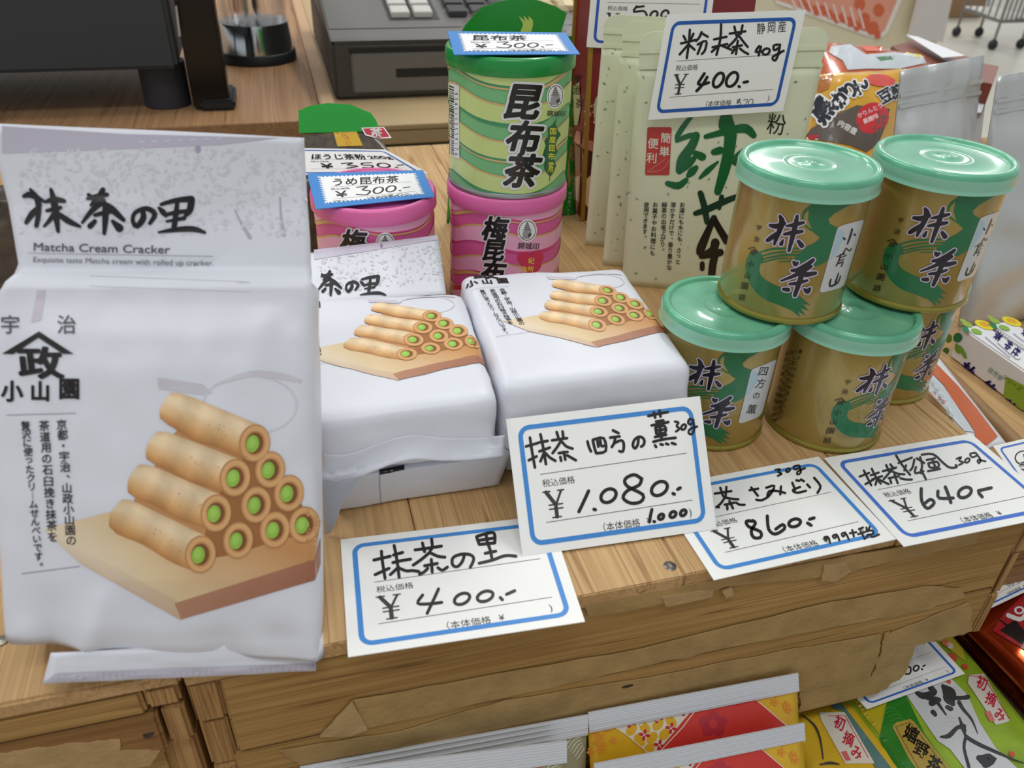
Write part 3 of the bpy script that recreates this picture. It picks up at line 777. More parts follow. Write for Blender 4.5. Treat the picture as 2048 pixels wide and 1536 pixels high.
# cards with zigzag frames on the lids
def lidcard(lab, px, z, name, num, seed, n=UP, hand=True):
    p0 = V((0, 0, z))
    q = [at(x, y, z) for x, y in px]
    t = thing('price_card', lab, 'price card', tuple(sum(q, V((0, 0, 0))) / 4), 'zigzag price cards')
    prism('card_sheet', q, (0, 0, -.0004), mat('blue_card', (58, 134, 208), .45), t)
    M = quad_map(q)
    ik = Ink(M, L=30)
    P = []
    a, b, c_, d_ = 7.5, 6.5, 93, 60
    for k in range(24): P.append((a + (c_ - a) * k / 24, b)); P.append((a + (c_ - a) * (k + .5) / 24, b + 2.8))
    for k in range(15): P.append((c_, b + (d_ - b) * k / 15)); P.append((c_ - 3.6, b + (d_ - b) * (k + .5) / 15))
    for k in range(24): P.append((c_ - (c_ - a) * k / 24, d_)); P.append((c_ - (c_ - a) * (k + .5) / 24, d_ - 2.8))
    for k in range(15): P.append((a, d_ - (d_ - b) * k / 15)); P.append((a + 3.6, d_ - (d_ - b) * (k + .5) / 15))
    ik.poly(P, (246, 246, 246))
    ik.build('zigzag_panel', t)
    ik = Ink(M, L=30); g = (50, 48, 50)
    ik.stroke([(16, 30), (86, 29)], .3, g, 2); ik.stroke([(16, 53), (86, 52)], .3, g, 2)
    ik.text('税込価格', 16, 36, 4, 0, g, 2); ik.text('¥', 19, 51, 17, 0, g, 2, bold=.02); ik.text('（本体価格 ¥', 40, 58.5, 4.4, 0, g, 2, fit=30); ik.text('H287-12', 15, 58, 3.2, 0, g, 2); ik.text(')', 85, 58.5, 5, 0, g, 2)
    ik.text(name, 17, 27, 17, 0, DK, 2, bold=.03, slant=.12, fit=58 if len(name) > 3 else 46)
    ik.build('printed_lettering', t)
    ik = Ink(M, L=30)
    cc = crop(0, 0, 1)
    strokes(ik, cc, '38,34 47,33 42,40 48,43 44,50 36,48; o55,43,4,6.5,.25; o66,42,4,6.5,.25; 72.5,47 73.5,48; 77,42 82,41', 1.7, DK, 2)
    strokes(ik, cc, '61,57 64,54 66,55 63,58.5 68,58; 70,58.5 71,54.5; 70,54.5 74,54.5 71.5,59; o77,57,2,1.8,.2', .5, g, 2)
    ik.build('handwriting', t, INKM)
    return t
lidcard('blue zigzag-framed 300 yen card on the lid of the green tin', [(895, 62), (1130, 65), (1160, 108), (908, 109)], KH * 2 + .0012, '昆布茶', 300, 1)
lidcard('blue zigzag-framed 300 yen card on the lid of the left pink tin', [(614, 347), (846, 340), (869, 393), (632, 418)], KH + .0012, 'うめ昆布茶', 300, 2)
# ------------------------------------------------------------------ white cracker bags
B1 = crop(0, 230, 3.103); B2 = crop(0, 580, 3.103); B3 = crop(0, 1000, 2.866)
TXT = (34, 30, 32)
def cracker_art(ik, clipx=640, rolls=True):
    """the printed picture: ten rolled crackers with green cream on a wooden board"""
    def P(*a): return list(a)
    bl = (222, 196, 152)
    ik.tri([(88, 1058), (209, 1026), (364, 1206), (629, 1118), (clipx, 1040), (400, 1000)], [(0, 1, 2), (1, 5, 2), (5, 3, 2), (5, 4, 3)], [(236, 222, 196), (228, 202, 158), (226, 200, 158), (206, 148, 92), (214, 160, 100), (206, 146, 84)], 1)
    ik.tri([(349, 1206), (629, 1118), (629, 1160), (363, 1238)], [(0, 1, 2), (0, 2, 3)], [(186, 136, 106), (170, 112, 84), (160, 104, 80), (184, 132, 108)], 2)
    if clipx > 630: ik.tri([(629, 1118), (clipx, 1075), (clipx, 1128), (629, 1160)], [(0, 1, 2), (0, 2, 3)], [(170, 112, 84)] * 4, 2)
    ik.tri([(88, 1058), (364, 1206), (362, 1240), (160, 1126)], [(0, 1, 2), (0, 2, 3)], [(236, 222, 196), (214, 186, 148), (206, 176, 150), (220, 196, 168)], 1)
    rows = [[(607, 1049, 0), (549, 1059, 0), (476, 1080, 0), (401, 1108, (232, 1024))], [(577, 986, 0), (512, 1009, 0), (432, 1026, (268, 955))], [(540, 939, 0), (470, 955, (304, 890))], [(509, 886, (332, 812))]]
    lane = [(226, 192, 148), (244, 218, 178), (246, 220, 180), (240, 204, 156), (230, 186, 130), (214, 160, 100), (190, 128, 70)]
    ik.poly([(500, 900), (545, 940), (590, 985), (625, 1050), (600, 1070), (540, 1085), (470, 1108), (400, 1120), (420, 1020), (460, 950)], (164, 108, 60), 2.5)
    ik.poly([(262, 1010), (300, 950), (335, 885), (370, 840), (500, 905), (430, 1090)], (196, 142, 90), 2.2)
    k = 0
    for row in rows:
        for (x, y, tip) in row:
            if not tip: continue
            k += 1
            tx, ty = tip; dx, dy = x - tx, y - ty; l = math.hypot(dx, dy); nx, ny = dy / l, -dx / l
            Pp = []; C = []
            for j in range(11):
                t = j / 10
                rr = (36 + 1.5 * t) * (1 if j > 1 else (.8, .97)[j])
                for q in range(7):
                    w = 1 - 2 * q / 6
                    Pp.append((tx + dx * t + nx * rr * w - (9 * (1 - w * w) if j == 0 else 0), ty + dy * t + ny * rr * w + 3 * math.sin(t * 9 + k) * (q > 4)))
                    c = lane[q]; f_ = 1 - .05 * math.sin(j * 1.7 + k) - .05 * random.random(); C.append(tuple(v * f_ for v in c))
            T = []
            for j in range(10):
                for q in range(6): a = j * 7 + q; T += [(a, a + 1, a + 8), (a, a + 8, a + 7)]
            ik.tri(Pp, T, C, 3 + k)
            rd = random.Random(k)
            for _ in range(9):
                t = rd.uniform(.45, .92); w = rd.uniform(-.6, .3); ik.disc(tx + dx * t + nx * 33 * w, ty + dy * t + ny * 33 * w, rd.uniform(1, 2.6), rd.uniform(.6, 1.4), (196, 142, 88), 8, n=6, rot=rd.uniform(0, 3))
    k = 0
    for row in reversed(rows):
        for (x, y, tip) in row:
            k += 1; o = .0
            rx, ry = (31, 38) if tip else (30, 37)
            if x + rx > clipx: rx = min(rx, 22)
            z = 9 + (k % 2) * .5
            ik.disc(x, y, rx, ry, (196, 138, 84), z, rot=.15, n=24); ik.disc(x + 1, y, rx * .92, ry * .92, (222, 172, 116), z + 1, rot=.15, n=24)
            ik.disc(x + 1, y, rx * .66, ry * .66, (198, 140, 86), z + 2, rot=.15, n=20); ik.disc(x, y, rx * .57, ry * .57, (128, 80, 40), z + 3, rot=.15, n=18)
            ik.disc(x - 4, y + 1, rx * .42, ry * .46, (150, 196, 74), z + 4, rot=.2, n=16)
            ik.disc(x - 5, y - 1, rx * .25, ry * .28, (166, 210, 92), z + 5, rot=.2, n=12)
def cracker_text(ik, upper=True):
    g = (84, 80, 92)
    if upper:
        for st in ('270,430,30 ',): pass
        for st in '''150,505,18 195,495,32 270,535,16;190,462,14 232,520,28 242,600,26 228,688,22;165,668,20 205,610,30 255,560,14;283,540,16 340,525,28 400,535,20;292,595,16 335,585,22 378,575,18;318,462,16 335,530,32 348,610,34 362,722,18;335,620,26 305,660,20 275,692,12;355,605,18 420,655,30 498,692,14;
550,495,18 580,522,26;640,465,26 610,510,22 565,560,14;545,520,16 600,505,24 665,495,22;640,535,30 575,590,26 512,668,14;625,540,24 695,585,34 768,652,20;590,622,18 645,608,22 705,600,14;655,570,28 655,640,30 648,735,18;590,660,22 560,690,28;700,660,18 742,702,40;
885,590,22 890,640,30 850,690,26 824,655,20 840,605,20 910,580,24 962,615,26 930,672,18;985,575,12 1010,600,28 1030,625,18;1000,555,16 1090,530,24 1190,520,30;1190,525,32 1178,590,32 1150,625,18;1030,618,16 1095,605,22 1165,595,18;1100,545,20 1092,620,26 1080,700,26;1035,660,12 1145,640,20;985,728,10 1090,712,24 1200,708,28 1272,730,14'''.split(';'):
            ik.stroke([(p[0], p[1], p[2] * 1.3) for p in B1(st)], 1, (24, 20, 26), 3)
        X, Y = B1.p(205, 842); ik.text('Matcha Cream Cracker', X, Y, 23, 1.2, (92, 88, 100), 3, fit=274, bold=.02)
        ik.stroke(B1('175,857 1320,877'), .8, (110, 106, 118), 3)
        X, Y = B1.p(205, 912); ik.text('Exquisite taste Matcha cream with rolled up cracker.', X, Y, 15, 1.2, (120, 116, 128), 3, fit=361)
    X, Y = B2.p(66, 215); ik.text('宇', X, Y, 40, 0, g, 3, center=True, bold=.02)
    X, Y = B2.p(415, 215); ik.text('治', X, Y, 40, 0, g, 3, center=True, bold=.02)
    ik.poly(B2('245,258 460,398 392,396 240,296 85,398 14,396'), TXT, 3)
    X, Y = B2.p(252, 452); ik.text('政', X, Y, 66, 0, TXT, 3.3, center=True, bold=.07, sx=1.38, slant=-.12)
    for ch, x, y, s_ in (('小', 78, 628, 44), ('山', 252, 628, 42), ('園', 432, 614, 44)):
        X, Y = B2.p(x, y); ik.text(ch, X, Y, s_, 0, TXT, 3, center=True, bold=.07)
    ik.stroke(B2('45,776 475,764'), 1, (90, 86, 94), 3)
    ik.vtext('京都・宇治、山政小山園の', (124, 849), (143, 1081), 22, TXT, 3, bold=.03, ang=-2)
    ik.vtext('茶道用の石臼挽き抹茶を', (89, 851), (106, 1073), 22, TXT, 3, bold=.03, ang=-2)
    ik.vtext('贅沢に使ったクリームせんべいです。', (52, 851), (80, 1130), 19, TXT, 3, bold=.03, ang=-2)
    ik.stroke([(44, 1147), (160, 1132)], 1, (90, 86, 94), 3)
def cracker_faint(ik, upper=True):
    rd = random.Random(9)
    if upper:
        for i in range(700):
            x = rd.uniform(40, 612); y = rd.uniform(298, 470) + (x < 400) * 0
            v = rd.choice((214, 217, 220)); r_ = rd.uniform(1.5, 6)
            ik.disc(x, y, r_ * 1.4, r_ * .6, (v, v, v + 6), 1, rot=rd.uniform(0, 3), n=5)
        for a, b in (((560, 395), (568, 470)), ((470, 420), (500, 475))): ik.stroke([(a[0], a[1], 3), ((a[0] + b[0]) / 2 - 2, (a[1] + b[1]) / 2, 5), (b[0], b[1], 8)], 1, (184, 180, 194), 1)
        ik.poly([(4, 252), (250, 268), (560, 276), (440, 290), (200, 300), (4, 307)], (198, 194, 210), 1)
        for i in range(7): ik.stroke([(278 + i * 26, 284 - i * 1.2), (288 + i * 26, 283 - i * 1.2)], 2, (226, 224, 234), 2)
        ik.disc(396, 298, 6, 8, (176, 168, 192), 2)
        for y in (552, 572): ik.stroke([(180, y), (500, y + 12)], .7, (200, 200, 208), 1)
        ik.poly([(75, 580), (92, 580), (82, 640), (62, 645)], (208, 200, 212), 1)
    ik.poly([(315, 755), (405, 768), (425, 785), (405, 790), (318, 778)], (206, 202, 212), 1)
    ik.stroke([(430, 770, 3), (500, 748, 12), (560, 752, 12), (600, 762, 8)], 1, (212, 208, 218), 1)
    ik.disc(500, 810, 96, 60, (214, 212, 220), 1, n=32, inner=.96)
# --- the big standing bag: lofted rings, front panel puffed, gusseted sides, flat folded top
LEAN = math.radians(30)
BP0 = V((0, .2172, 0)); BN = V((0, -math.cos(LEAN), math.sin(LEAN)))
def bagpt(x, y): return hitp(x, y, BP0, BN)
big = thing('cracker_bag', 'large white bag in the left foreground, standing, rolled crackers pictured, its flat top raised', 'snack bag', (-.06, .235, .0), 'white cracker bags')
# rows: photo y, left x, right x, thickness, puff
rows = [(1306, 22, 634, .012, 0), (1296, 14, 634, .030, .0022), (1250, 8, 632, .034, .0050), (1150, 2, 632, .036, .0066), (1000, -8, 630, .036, .0070), (850, -12, 628, .036, .0066), (740, -14, 626, .034, .0056), (670, -10, 622, .030, .0038), (635, -8, 622, .024, .0016), (600, -4, 622, .014, 0), (545, 18, 624, .0030, 0), (525, 26, 622, .0014, 0), (470, 16, 620, .0011, .0003), (400, 2, 615, .0010, .0006), (330, -14, 611, .0010, .0006), (272, -30, 608, .0010, .0002)]
NB = 40
def bigrow(y):
    for i in range(len(rows) - 1):
        a, b = rows[i], rows[i + 1]
        if b[0] <= y <= a[0]:
            t = (a[0] - y) / (a[0] - b[0]); return [a[k] + (b[k] - a[k]) * t for k in range(5)]
ys = []
for i in range(len(rows) - 1):
    n_ = max(1, int(abs(rows[i][0] - rows[i + 1][0]) / 14))
    ys += [rows[i][0] + (rows[i + 1][0] - rows[i][0]) * k / n_ for k in range(n_)]
ys.append(272)
def ridge(x, y, ax, ay, bx, by, w, h):
    """a soft fold from a to b"""
    dx, dy = bx - ax, by - ay; t = max(0, min(1, ((x - ax) * dx + (y - ay) * dy) / (dx * dx + dy * dy)))
    d = math.hypot(x - ax - dx * t, y - ay - dy * t)
    return h * math.exp(-(d / w) ** 1.5) * (1 - .6 * t)
vs = []; fs = []
NS = 6
for y in ys:
    _, xl, xr, th, pf = bigrow(y)
    warp = 6 * math.sin((y - 272) / 60) if y < 500 else 0
    ring = []
    for i in range(NB + 1):
        u = i / NB; x = xl + (xr - xl) * u
        yy = y - ((30 * (1 - u) if y < 330 else 0) * max(0, (330 - y) / 58)) + (34 * (u - .5) * (1 if y > 1290 else 0))
        f_ = pf * (max(0, math.sin(PI * u)) ** .4)
        if y > 560:
            f_ += ridge(x, y, 532, 640, 505, 760, 26, .0016) * (th > .02) + ridge(x, y, 595, 672, 600, 900, 16, .0014) + ridge(x, y, 175, 1310, 210, 1190, 24, .0045) + ridge(x, y, 60, 1262, 100, 1300, 22, .002)
            f_ -= ridge(x, y, 100, 1310, 110, 1215, 30, .0038) + ridge(x, y, 450, 1300, 445, 1235, 45, .0035) + ridge(x, y, 560, 1275, 500, 1245, 24, .0018)
            f_ += .0006 * noise.noise(V((x / 60, y / 80, 1)))
        else: f_ += .0010 * math.sin(x / 90 + y / 70) * (.5 if y < 400 else 1)
        ring.append(bagpt(x, yy) + BN * (f_ - (.0065 if y < 560 else 0) + (.004 * max(0, (420 - y) / 150) ** 2)))
    R0 = ring[-1]; L0 = ring[0]; back = -BN
    side = []
    for k in range(1, NS + 1):
        t = k / (NS + 1); side.append(R0 + back * th * t + V((1, 0, 0)) * (.0032 * math.sin(PI * t) if th > .01 else 0))
    bk_ = [p + back * th for p in []]
    backr = [R0 + back * th + (L0 - R0) * (i / 10) for i in range(11)]
    ls = [L0 + back * th * (1 - k / (NS + 1)) - V((1, 0, 0)) * (.0025 * math.sin(PI * k / (NS + 1)) if th > .01 else 0) for k in range(1, NS + 1)]
    ring += side + backr + ls
    ring = [V((p.x, p.y, max(p.z, .0008))) if p.y > .2200 else p for p in ring]
    vs += ring; RN = len(ring)
for j in range(len(ys) - 1):
    for i in range(RN):
        a = j * RN + i; b = j * RN + (i + 1) % RN; fs.append((a, b, b + RN, a + RN))
fs.append(tuple(range(RN))); fs.append(tuple(range((len(ys) - 1) * RN, len(ys) * RN)))
bo = mk('bag_body', vs, fs, BAGM, big, smooth=True); fixn(bo)
# folded bottom seal
q = [aty(102, 1306, .2235), aty(630, 1284, .2235), aty(632, 1341, .2182), aty(86, 1367, .2182)]
q[0].z = max(q[0].z, .0012); q[1].z = max(q[1].z, .0012)
sl = pillow('bottom_seal', q, BN, .0004, BAGM, big, 30, 6, wr=.0008, seed=3)
BM = mesh_map(bo, fallback=lambda x, y: (bagpt(x, y), BN))
ik = Ink(BM, L=12, base=.00009, step=.00002); cracker_faint(ik); ik.build('faint_drawing', big)['kind'] = 'stuff'
ik = Ink(BM, L=9, base=.00025, step=.00003); cracker_art(ik, 640); ik.build('printed_picture', big)
ik = Ink(BM, L=9, base=.00025); cracker_text(ik); ik.build('printed_lettering', big)
SM = mesh_map(sl, fallback=lambda x, y: (bagpt(x, y), BN))
ik = Ink(SM, L=12, base=.0002); ik.poly([(112, 1346), (300, 1338), (632, 1326), (632, 1338), (90, 1364)], (196, 192, 206))
for i in range(40): ik.stroke([(118 + i * 12.8, 1349 - i * .42), (118 + i * 12.8, 1360 - i * .5)], 1.6, (180, 176, 194), 1)
ik.build('seal_ribs', big)

# --- lying bags
def block(name, q0, q1, r, m, parent, n=20, amp=.0008, seed=0, folds=()):
    """soft-edged block between a lower and an upper quad (TL TR BR BL as seen from above)"""
    q0 = [V(p) for p in q0]; q1 = [V(p) for p in q1]
    dx = (q1[1] - q1[0]).length; dy = (q1[3] - q1[0]).length; dz = abs(q1[0].z - q0[0].z)
    bm = bmesh.new(); bmesh.ops.create_cube(bm, size=1)
    bmesh.ops.subdivide_edges(bm, edges=bm.edges, cuts=n, use_grid_fill=True)
    D = V((dx, dy, dz))
    for v in bm.verts:
        # cluster samples to the edges
        c = V([math.copysign(abs(2 * k) ** .8 / 2, k) for k in v.co])
        p = V([c[i] * D[i] for i in range(3)])
        inn = V([max(-D[i] / 2 + r, min(D[i] / 2 - r, p[i])) for i in range(3)])
        d_ = p - inn
        if d_.length > 1e-9: p = inn + d_.normalized() * min(r, r)
        u, w_, h_ = p.x / dx + .5, .5 - p.y / dy, p.z / dz + .5
        a = (q0[0] * (1 - u) + q0[1] * u) * (1 - w_) + (q0[3] * (1 - u) + q0[2] * u) * w_
        b = (q1[0] * (1 - u) + q1[1] * u) * (1 - w_) + (q1[3] * (1 - u) + q1[2] * u) * w_
        P = a * (1 - h_) + b * h_
        nn_ = V((u - .5, .5 - w_, (h_ - .5) * .6)).normalized()
        P += nn_ * amp * (noise.noise(P * 45 + V((seed, 0, 0))) + .5 * noise.noise(P * 110))
        for (fa, fb, w2, h2) in folds:
            fa = V(fa); fb = V(fb); dd = fb - fa; t = max(0, min(1, (P - fa).dot(dd) / dd.length_squared)); ds = (P - fa - dd * t).length
            P += V((0, -1, .15)) * h2 * math.exp(-(ds / w2) ** 1.5)
        v.co = P
    bmesh.ops.recalc_face_normals(bm, faces=bm.faces)
    me = bpy.data.meshes.new(name); off = parent.location
    for v in bm.verts: v.co -= off
    bm.to_mesh(me); bm.free(); me.materials.append(m); me.polygons.foreach_set('use_smooth', [True] * len(me.polygons))
    o = bpy.data.objects.new(name, me); COL.objects.link(o); o.parent = parent
    return o
def label_pre(o0, ux, uy, vx, vy):
    def f(X, Y):
        a, b = X / 640, (Y - 620) / 530
        return V((o0[0] + ux * a + vx * b, o0[1] + uy * a + vy * b, .3)), V((0, 0, -1))
    return f
GB = 'white cracker bags'
# lower bags of the two stacks
lb = thing('cracker_bag', 'white bag at the bottom of the left stack, small black mark on its end', 'snack bag', (.04, .35, .0005), GB)
ob = block('bag_body', [(-.02, .425, .0006), (.086, .414, .0006), (.0828, .2975, .0006), (.002, .2975, .0006)], [(-.02, .425, .0240), (.0885, .414, .0240), (.0875, .2925, .0240), (-.004, .2925, .0250)], .0012, BAGM, lb, seed=3)
OM = mesh_map(ob)
ik = Ink(OM, L=8, base=.0003); cc = crop(580, 620, 3.135)
ik.poly(cc('562,1003 716,974 718,1000 562,1030'), (36, 30, 30), 2); ik.stroke(cc('560,1000 563,1100 570,1225'), 1.2, (150, 148, 156), 1); ik.build('printed_mark', lb)
rbg = thing('cracker_bag', 'white bag at the bottom of the right stack, almost hidden by the one above', 'snack bag', (.135, .36, .0005), GB)
block('bag_body', [(.092, .424, .0006), (.186, .412, .0006), (.183, .304, .0006), (.0885, .306, .0006)], [(.092, .424, .0205), (.186, .412, .0205), (.183, .300, .0205), (.0885, .302, .0205)], .003, BAGM, rbg, seed=8)
# upper right
ru = thing('cracker_bag', 'white bag lying on top of the right stack, next to the matcha tins', 'snack bag', (.135, .355, .021), GB)
ob = block('bag_body', [(.0895, .432, .0215), (.190, .420, .0215), (.1815, .292, .0215), (.0835, .292, .0215)], [(.0895, .420, .060), (.188, .408, .060), (.1800, .297, .060), (.0825, .2985, .060)], .007, BAGM, ru, seed=5, amp=.0012)
RM = mesh_map(ob, label_pre((.0902, .4323), .0989, -.0124, -.006, -.0884))
ik = Ink(RM, L=12, base=.0003, step=.00003); cracker_faint(ik, False); cracker_art(ik, 632); ik.build('printed_picture', ru)
ik = Ink(RM, L=12, base=.0003)
ik.tf = lambda x, y: (x + 6, y)
cracker_text(ik, False); ik.build('printed_lettering', ru)
# upper left with its flap raised against the pink tin
lu = thing('cracker_bag', 'white bag on top of the left stack, printed flap raised towards the pink tin', 'snack bag', (.035, .35, .0235), GB)
ob = block('bag_body', [(-.018, .424, .0262), (.0875, .410, .0258), (.0800, .2900, .0258), (-.004, .290, .0262)], [(-.018, .410, .0595), (.0862, .397, .0595), (.0800, .2915, .0595), (-.004, .292, .0595)], .0065, BAGM, lu, seed=11, amp=.0014,
           folds=(((.02, .288, .045), (.0, .286, .030), .010, .0022), ((.035, .286, .030), (.012, .285, .022), .006, -.0026)))
LM = mesh_map(ob, label_pre((-.017, .4266), .1039, -.0128, -.0035, -.0898))
ik = Ink(LM, L=12, base=.0003, step=.00003); cracker_faint(ik, False); cracker_art(ik, 632); ik.build('printed_picture', lu)
ik = Ink(LM, L=12, base=.0003); cracker_text(ik, False); ik.build('printed_lettering', lu)
fl = [aty(610, 508, .459), aty(876, 470, .459), aty(892, 588, .408), aty(600, 612, .408)]
fn = (fl[1] - fl[0]).cross(fl[0] - fl[3]).normalized()
if fn.z < 0: fn = -fn
fo = pillow('raised_flap', fl, fn, .0015, BAGM, lu, 20, 14, wr=.0006, seed=2, edge=.0003)
FM = mesh_map(fo, fallback=plane_map(fl[3], fn))
ik = Ink(FM, L=8, base=.0003, tf=lambda x, y: (.547 * x + 547, .547 * (y - 440) + 577))
cracker_text(ik); ik.build('printed_lettering', lu)
ik = Ink(FM, L=10, base=.0002)
rd = random.Random(4)
for i in range(260):
    x = rd.uniform(640, 884); y = rd.uniform(512, 590) - (x - 640) * .12; v = rd.choice((206, 211, 216)); r_ = rd.uniform(1, 3.4)
    ik.disc(x, y, r_ * 1.3, r_ * .6, (v, v, v + 6), 1, rot=rd.uniform(0, 3), n=5)
ik.poly([(628, 500), (875, 472), (876, 480), (628, 520)], (206, 202, 216), 1)
ik.disc(763, 492, 3, 4.5, (150, 140, 170), 2)
ik.build('faint_drawing', lu)['kind'] = 'stuff'
cb = crop(580, 620, 3.135)
hem = [(205, 1076), (260, 1080), (330, 1078), (400, 1060), (450, 1042), (530, 1008), (640, 966), (720, 944), (790, 934), (860, 938), (930, 944), (1020, 944), (1100, 942), (1230, 930), (1345, 914)]
HBV = BVHTree.FromPolygons([v.co + lu.location for v in ob.data.vertices], [tuple(p.vertices) for p in ob.data.polygons])
vs = []; fs = []; HR = 10
for i, (hx, hy) in enumerate(smooth([(a, b) for a, b in hem], 3)):
    for j in range(HR + 1):
        t_ = j / HR; X, Y = cb.p(hx, hy - (190 - 60 * (hx / 1345)) * (1 - t_))
        loc_, n_, _, _ = HBV.ray_cast(CAM, ray(X, Y))
        far = aty(X, Y, .2868)
        if loc_ is None or n_.y > -.25: loc_ = aty(X, Y, .2880)
        vs.append(loc_.lerp(aty(X, Y, .2858 + .0005 * math.sin(hx / 70)), t_ ** 2.2) + V((0, -.0001, 0)))
for i in range(len(vs) // (HR + 1) - 1):
    for j in range(HR): a = i * (HR + 1) + j; fs.append((a, a + 1, a + HR + 2, a + HR + 1))
ho = mk('folded_hem', vs, fs, BAGM, lu, smooth=True); so_ = ho.modifiers.new('t', 'SOLIDIFY'); so_.thickness = .0003; so_.offset = 1
w = [V((p_.x, p_.y, max(p_.z, .0014))) for p_ in [aty(*p, .2822) for p in [cb.p(*a) for a in ((205, 1060), (330, 1078), (455, 1040), (400, 1110), (330, 1200), (290, 1330), (262, 1470), (228, 1465))]]]
prism('bottom_seal', w, (0, .0005, 0), mat('seal_film', (176, 180, 190), .35, bump=.1), lu)
# ------------------------------------------------------------------ pale green tea pouches and what stands behind them
POUCH = mat('pouch_paper', (222, 226, 196), .5, coat=.1, var=.03, bump=.08, bscale=60)
def lean(deg, d=(1, 0, 0)):
    d = V(d).normalized(); bk = V((-d.y, d.x, 0)); up = V((0, 0, 1)) * math.cos(math.radians(deg)) + bk * math.sin(math.radians(deg))
    n = d.cross(up)
    return up, n
A = at(1243, 569); B = at(1538, 590); dd = (B - A).normalized()
up, n = lean(6, dd)
FL = [(1.2, .7)]
def speckle(ik, f, seed, N=46):
    rd = random.Random(seed)
    for i in range(N):
        x, y = f(rd.random(), rd.random()); a = rd.uniform(0, 6); r_ = rd.uniform(1.5, 4.5); v = rd.choice(((150, 158, 128), (168, 174, 146), (140, 146, 122)))
        ik.poly([(x + r_ * math.cos(a + t) * k, y + r_ * math.sin(a + t) * k) for t, k in ((0, 1.2), (1.4, .6), (2.6, 1), (4.4, .6))], v, 0)
GP = 'pale green powdered tea pouches'
def pouch(lab, TL, TR, BR, BL, n, thick):
    t = thing('tea_pouch', lab, 'tea pouch', tuple((BL + BR) / 2), GP)
    # rounded top corners: body plus the flat top strip with round corners
    def P(u, v): return (TL * (1 - u) + TR * u) * (1 - v) + (BL * (1 - u) + BR * u) * v
    o = pillow('pouch_body', [P(0, .13), P(1, .13), BR, BL], n, thick, POUCH, t, 22, 26, flat=(0, 1.02), puff=.6, wr=.0006, seed=thick * 999, bottom=.6)
    w = (TR - TL).length; h = (BL - TL).length; r = .009
    pts = [P(.012, .132), P(.012 - .012, r / h)] + [P((r - r * math.cos(a)) / w, (r - r * math.sin(a)) / h) for a in [k * PI / 12 for k in range(1, 7)]] + [P(1 - (r - r * math.sin(a)) / w, (r - r * math.cos(a)) / h) for a in [k * PI / 12 for k in range(0, 6)]] + [P(1, r / h), P(1 - .012, .132)]
    prism('top_seal', [p + n * .0007 for p in pts], -n * .0014, POUCH, t)
    for vv in (.062, .118):
        q = [P(.0, vv), P(1, vv), P(1, vv + .012), P(0, vv + .012)]
        prism('zip_ridge', [p + n * .0009 for p in q], n * .0007, POUCH, t)
    return t, o, P
TL = hitp(1280, 64, A, n); TR = hitp(1662, 54, A, n)
tf, o, P = pouch('front pale green powdered green tea pouch, red seal and big green brush writing', TL, TR, B, A, n, .008)
PM = mesh_map(o, fallback=plane_map(A, n))
c6 = crop(1230, 220, 4.042)
ik = Ink(PM, L=10, base=.0003)
speckle(ik, lambda a, b: (1255 + 370 * a - 30 * b, 90 + 470 * b), 3, 60)
GR = (10, 100, 52)
for st in '''620,50,30 570,110,42 508,205,44 505,245,34;500,250,30 575,215,44 645,195,34;655,205,64 620,290,72 545,400,82 512,488,44;650,350,50 705,378,66;640,390,40 590,430,74 520,500,40;655,465,42 620,500,64 592,530,38;425,592,44 510,612,58 575,565,40;
900,30,80 900,120,130 935,200,100;735,215,40 850,185,52 950,160,62 1060,150,74 1120,205,50;935,200,100 920,330,92 880,500,84 830,660,60;800,340,52 850,325,64;685,550,22 750,490,46 832,418,18;1040,325,36 990,370,50 955,415,48;955,415,46 1020,455,40'''.split(';'):
    ik.stroke(c6(st), 1, GR, 2)
for i, st in enumerate('''690,670,46 722,780,52 745,905,46;650,835,40 750,800,54 880,740,52 1010,690,40;862,700,40 842,795,30;800,870,50 760,960,54 700,1100,72 682,1150,54;800,880,50 850,970,54 905,1060,62;810,1070,72 790,1130,62 700,1180,50;700,1180,50 850,1150,62;812,1150,62 790,1250,62 780,1350,60;705,1240,40 705,1282,40'''.split(';')):
    ik.stroke(c6(st), 1, (14, 60, 40) if i < 3 else (22, 22, 22), 2)
ik.poly(c6('262,148 275,138 448,138 458,150 440,518 430,526 252,526 243,515'), (190, 44, 34), 1)
for ch, x, y, s_ in (('簡', 410, 225, 76), ('単', 400, 335, 76), ('便', 308, 270, 78), ('利', 295, 385, 78)):
    X, Y = c6.p(x, y); ik.text(ch, X, Y, s_ / 4.042 * 1.15, 4, (226, 224, 206), 2.5, center=True, bold=.03)
ik.stroke(c6('262,500 330,450 410,395'), .7, (220, 170, 150), 2.5); ik.stroke(c6('275,500 380,480 440,400'), .7, (220, 170, 150), 2.5)
for tx, a, b in (('お湯にも水にも、さっと', (545, 765), (510, 1225)), ('溶かすだけで、香り豊かな', (470, 765), (438, 1272)), ('緑茶の出来上がり。', (400, 765), (383, 1130)), ('お菓子やお料理にも', (327, 765), (303, 1155)), ('使用できます。', (254, 765), (240, 1025))):
    ik.vtext(tx, c6.p(*a), c6.p(*b), 11.2, (30, 30, 30), 2, bold=.03, ang=3)
ik.text('粉', 1553, 248, 46, 8, (30, 34, 30), 2, center=True, sx=.85)
ik.text('末', 1541, 300, 46, 8, (30, 34, 30), 2, center=True, sx=.85)
ik.build('printed_lettering', tf, INKG)
t, M, q = card('white 400 yen card stuck upright on the front pale green pouch', [(1334, 29), (1612, 20), (1566, 222), (1296, 240)], A + n * .0125, n, blue=(34, 92, 176), group='blue-bordered price cards')
ik = Ink(M, L=300)
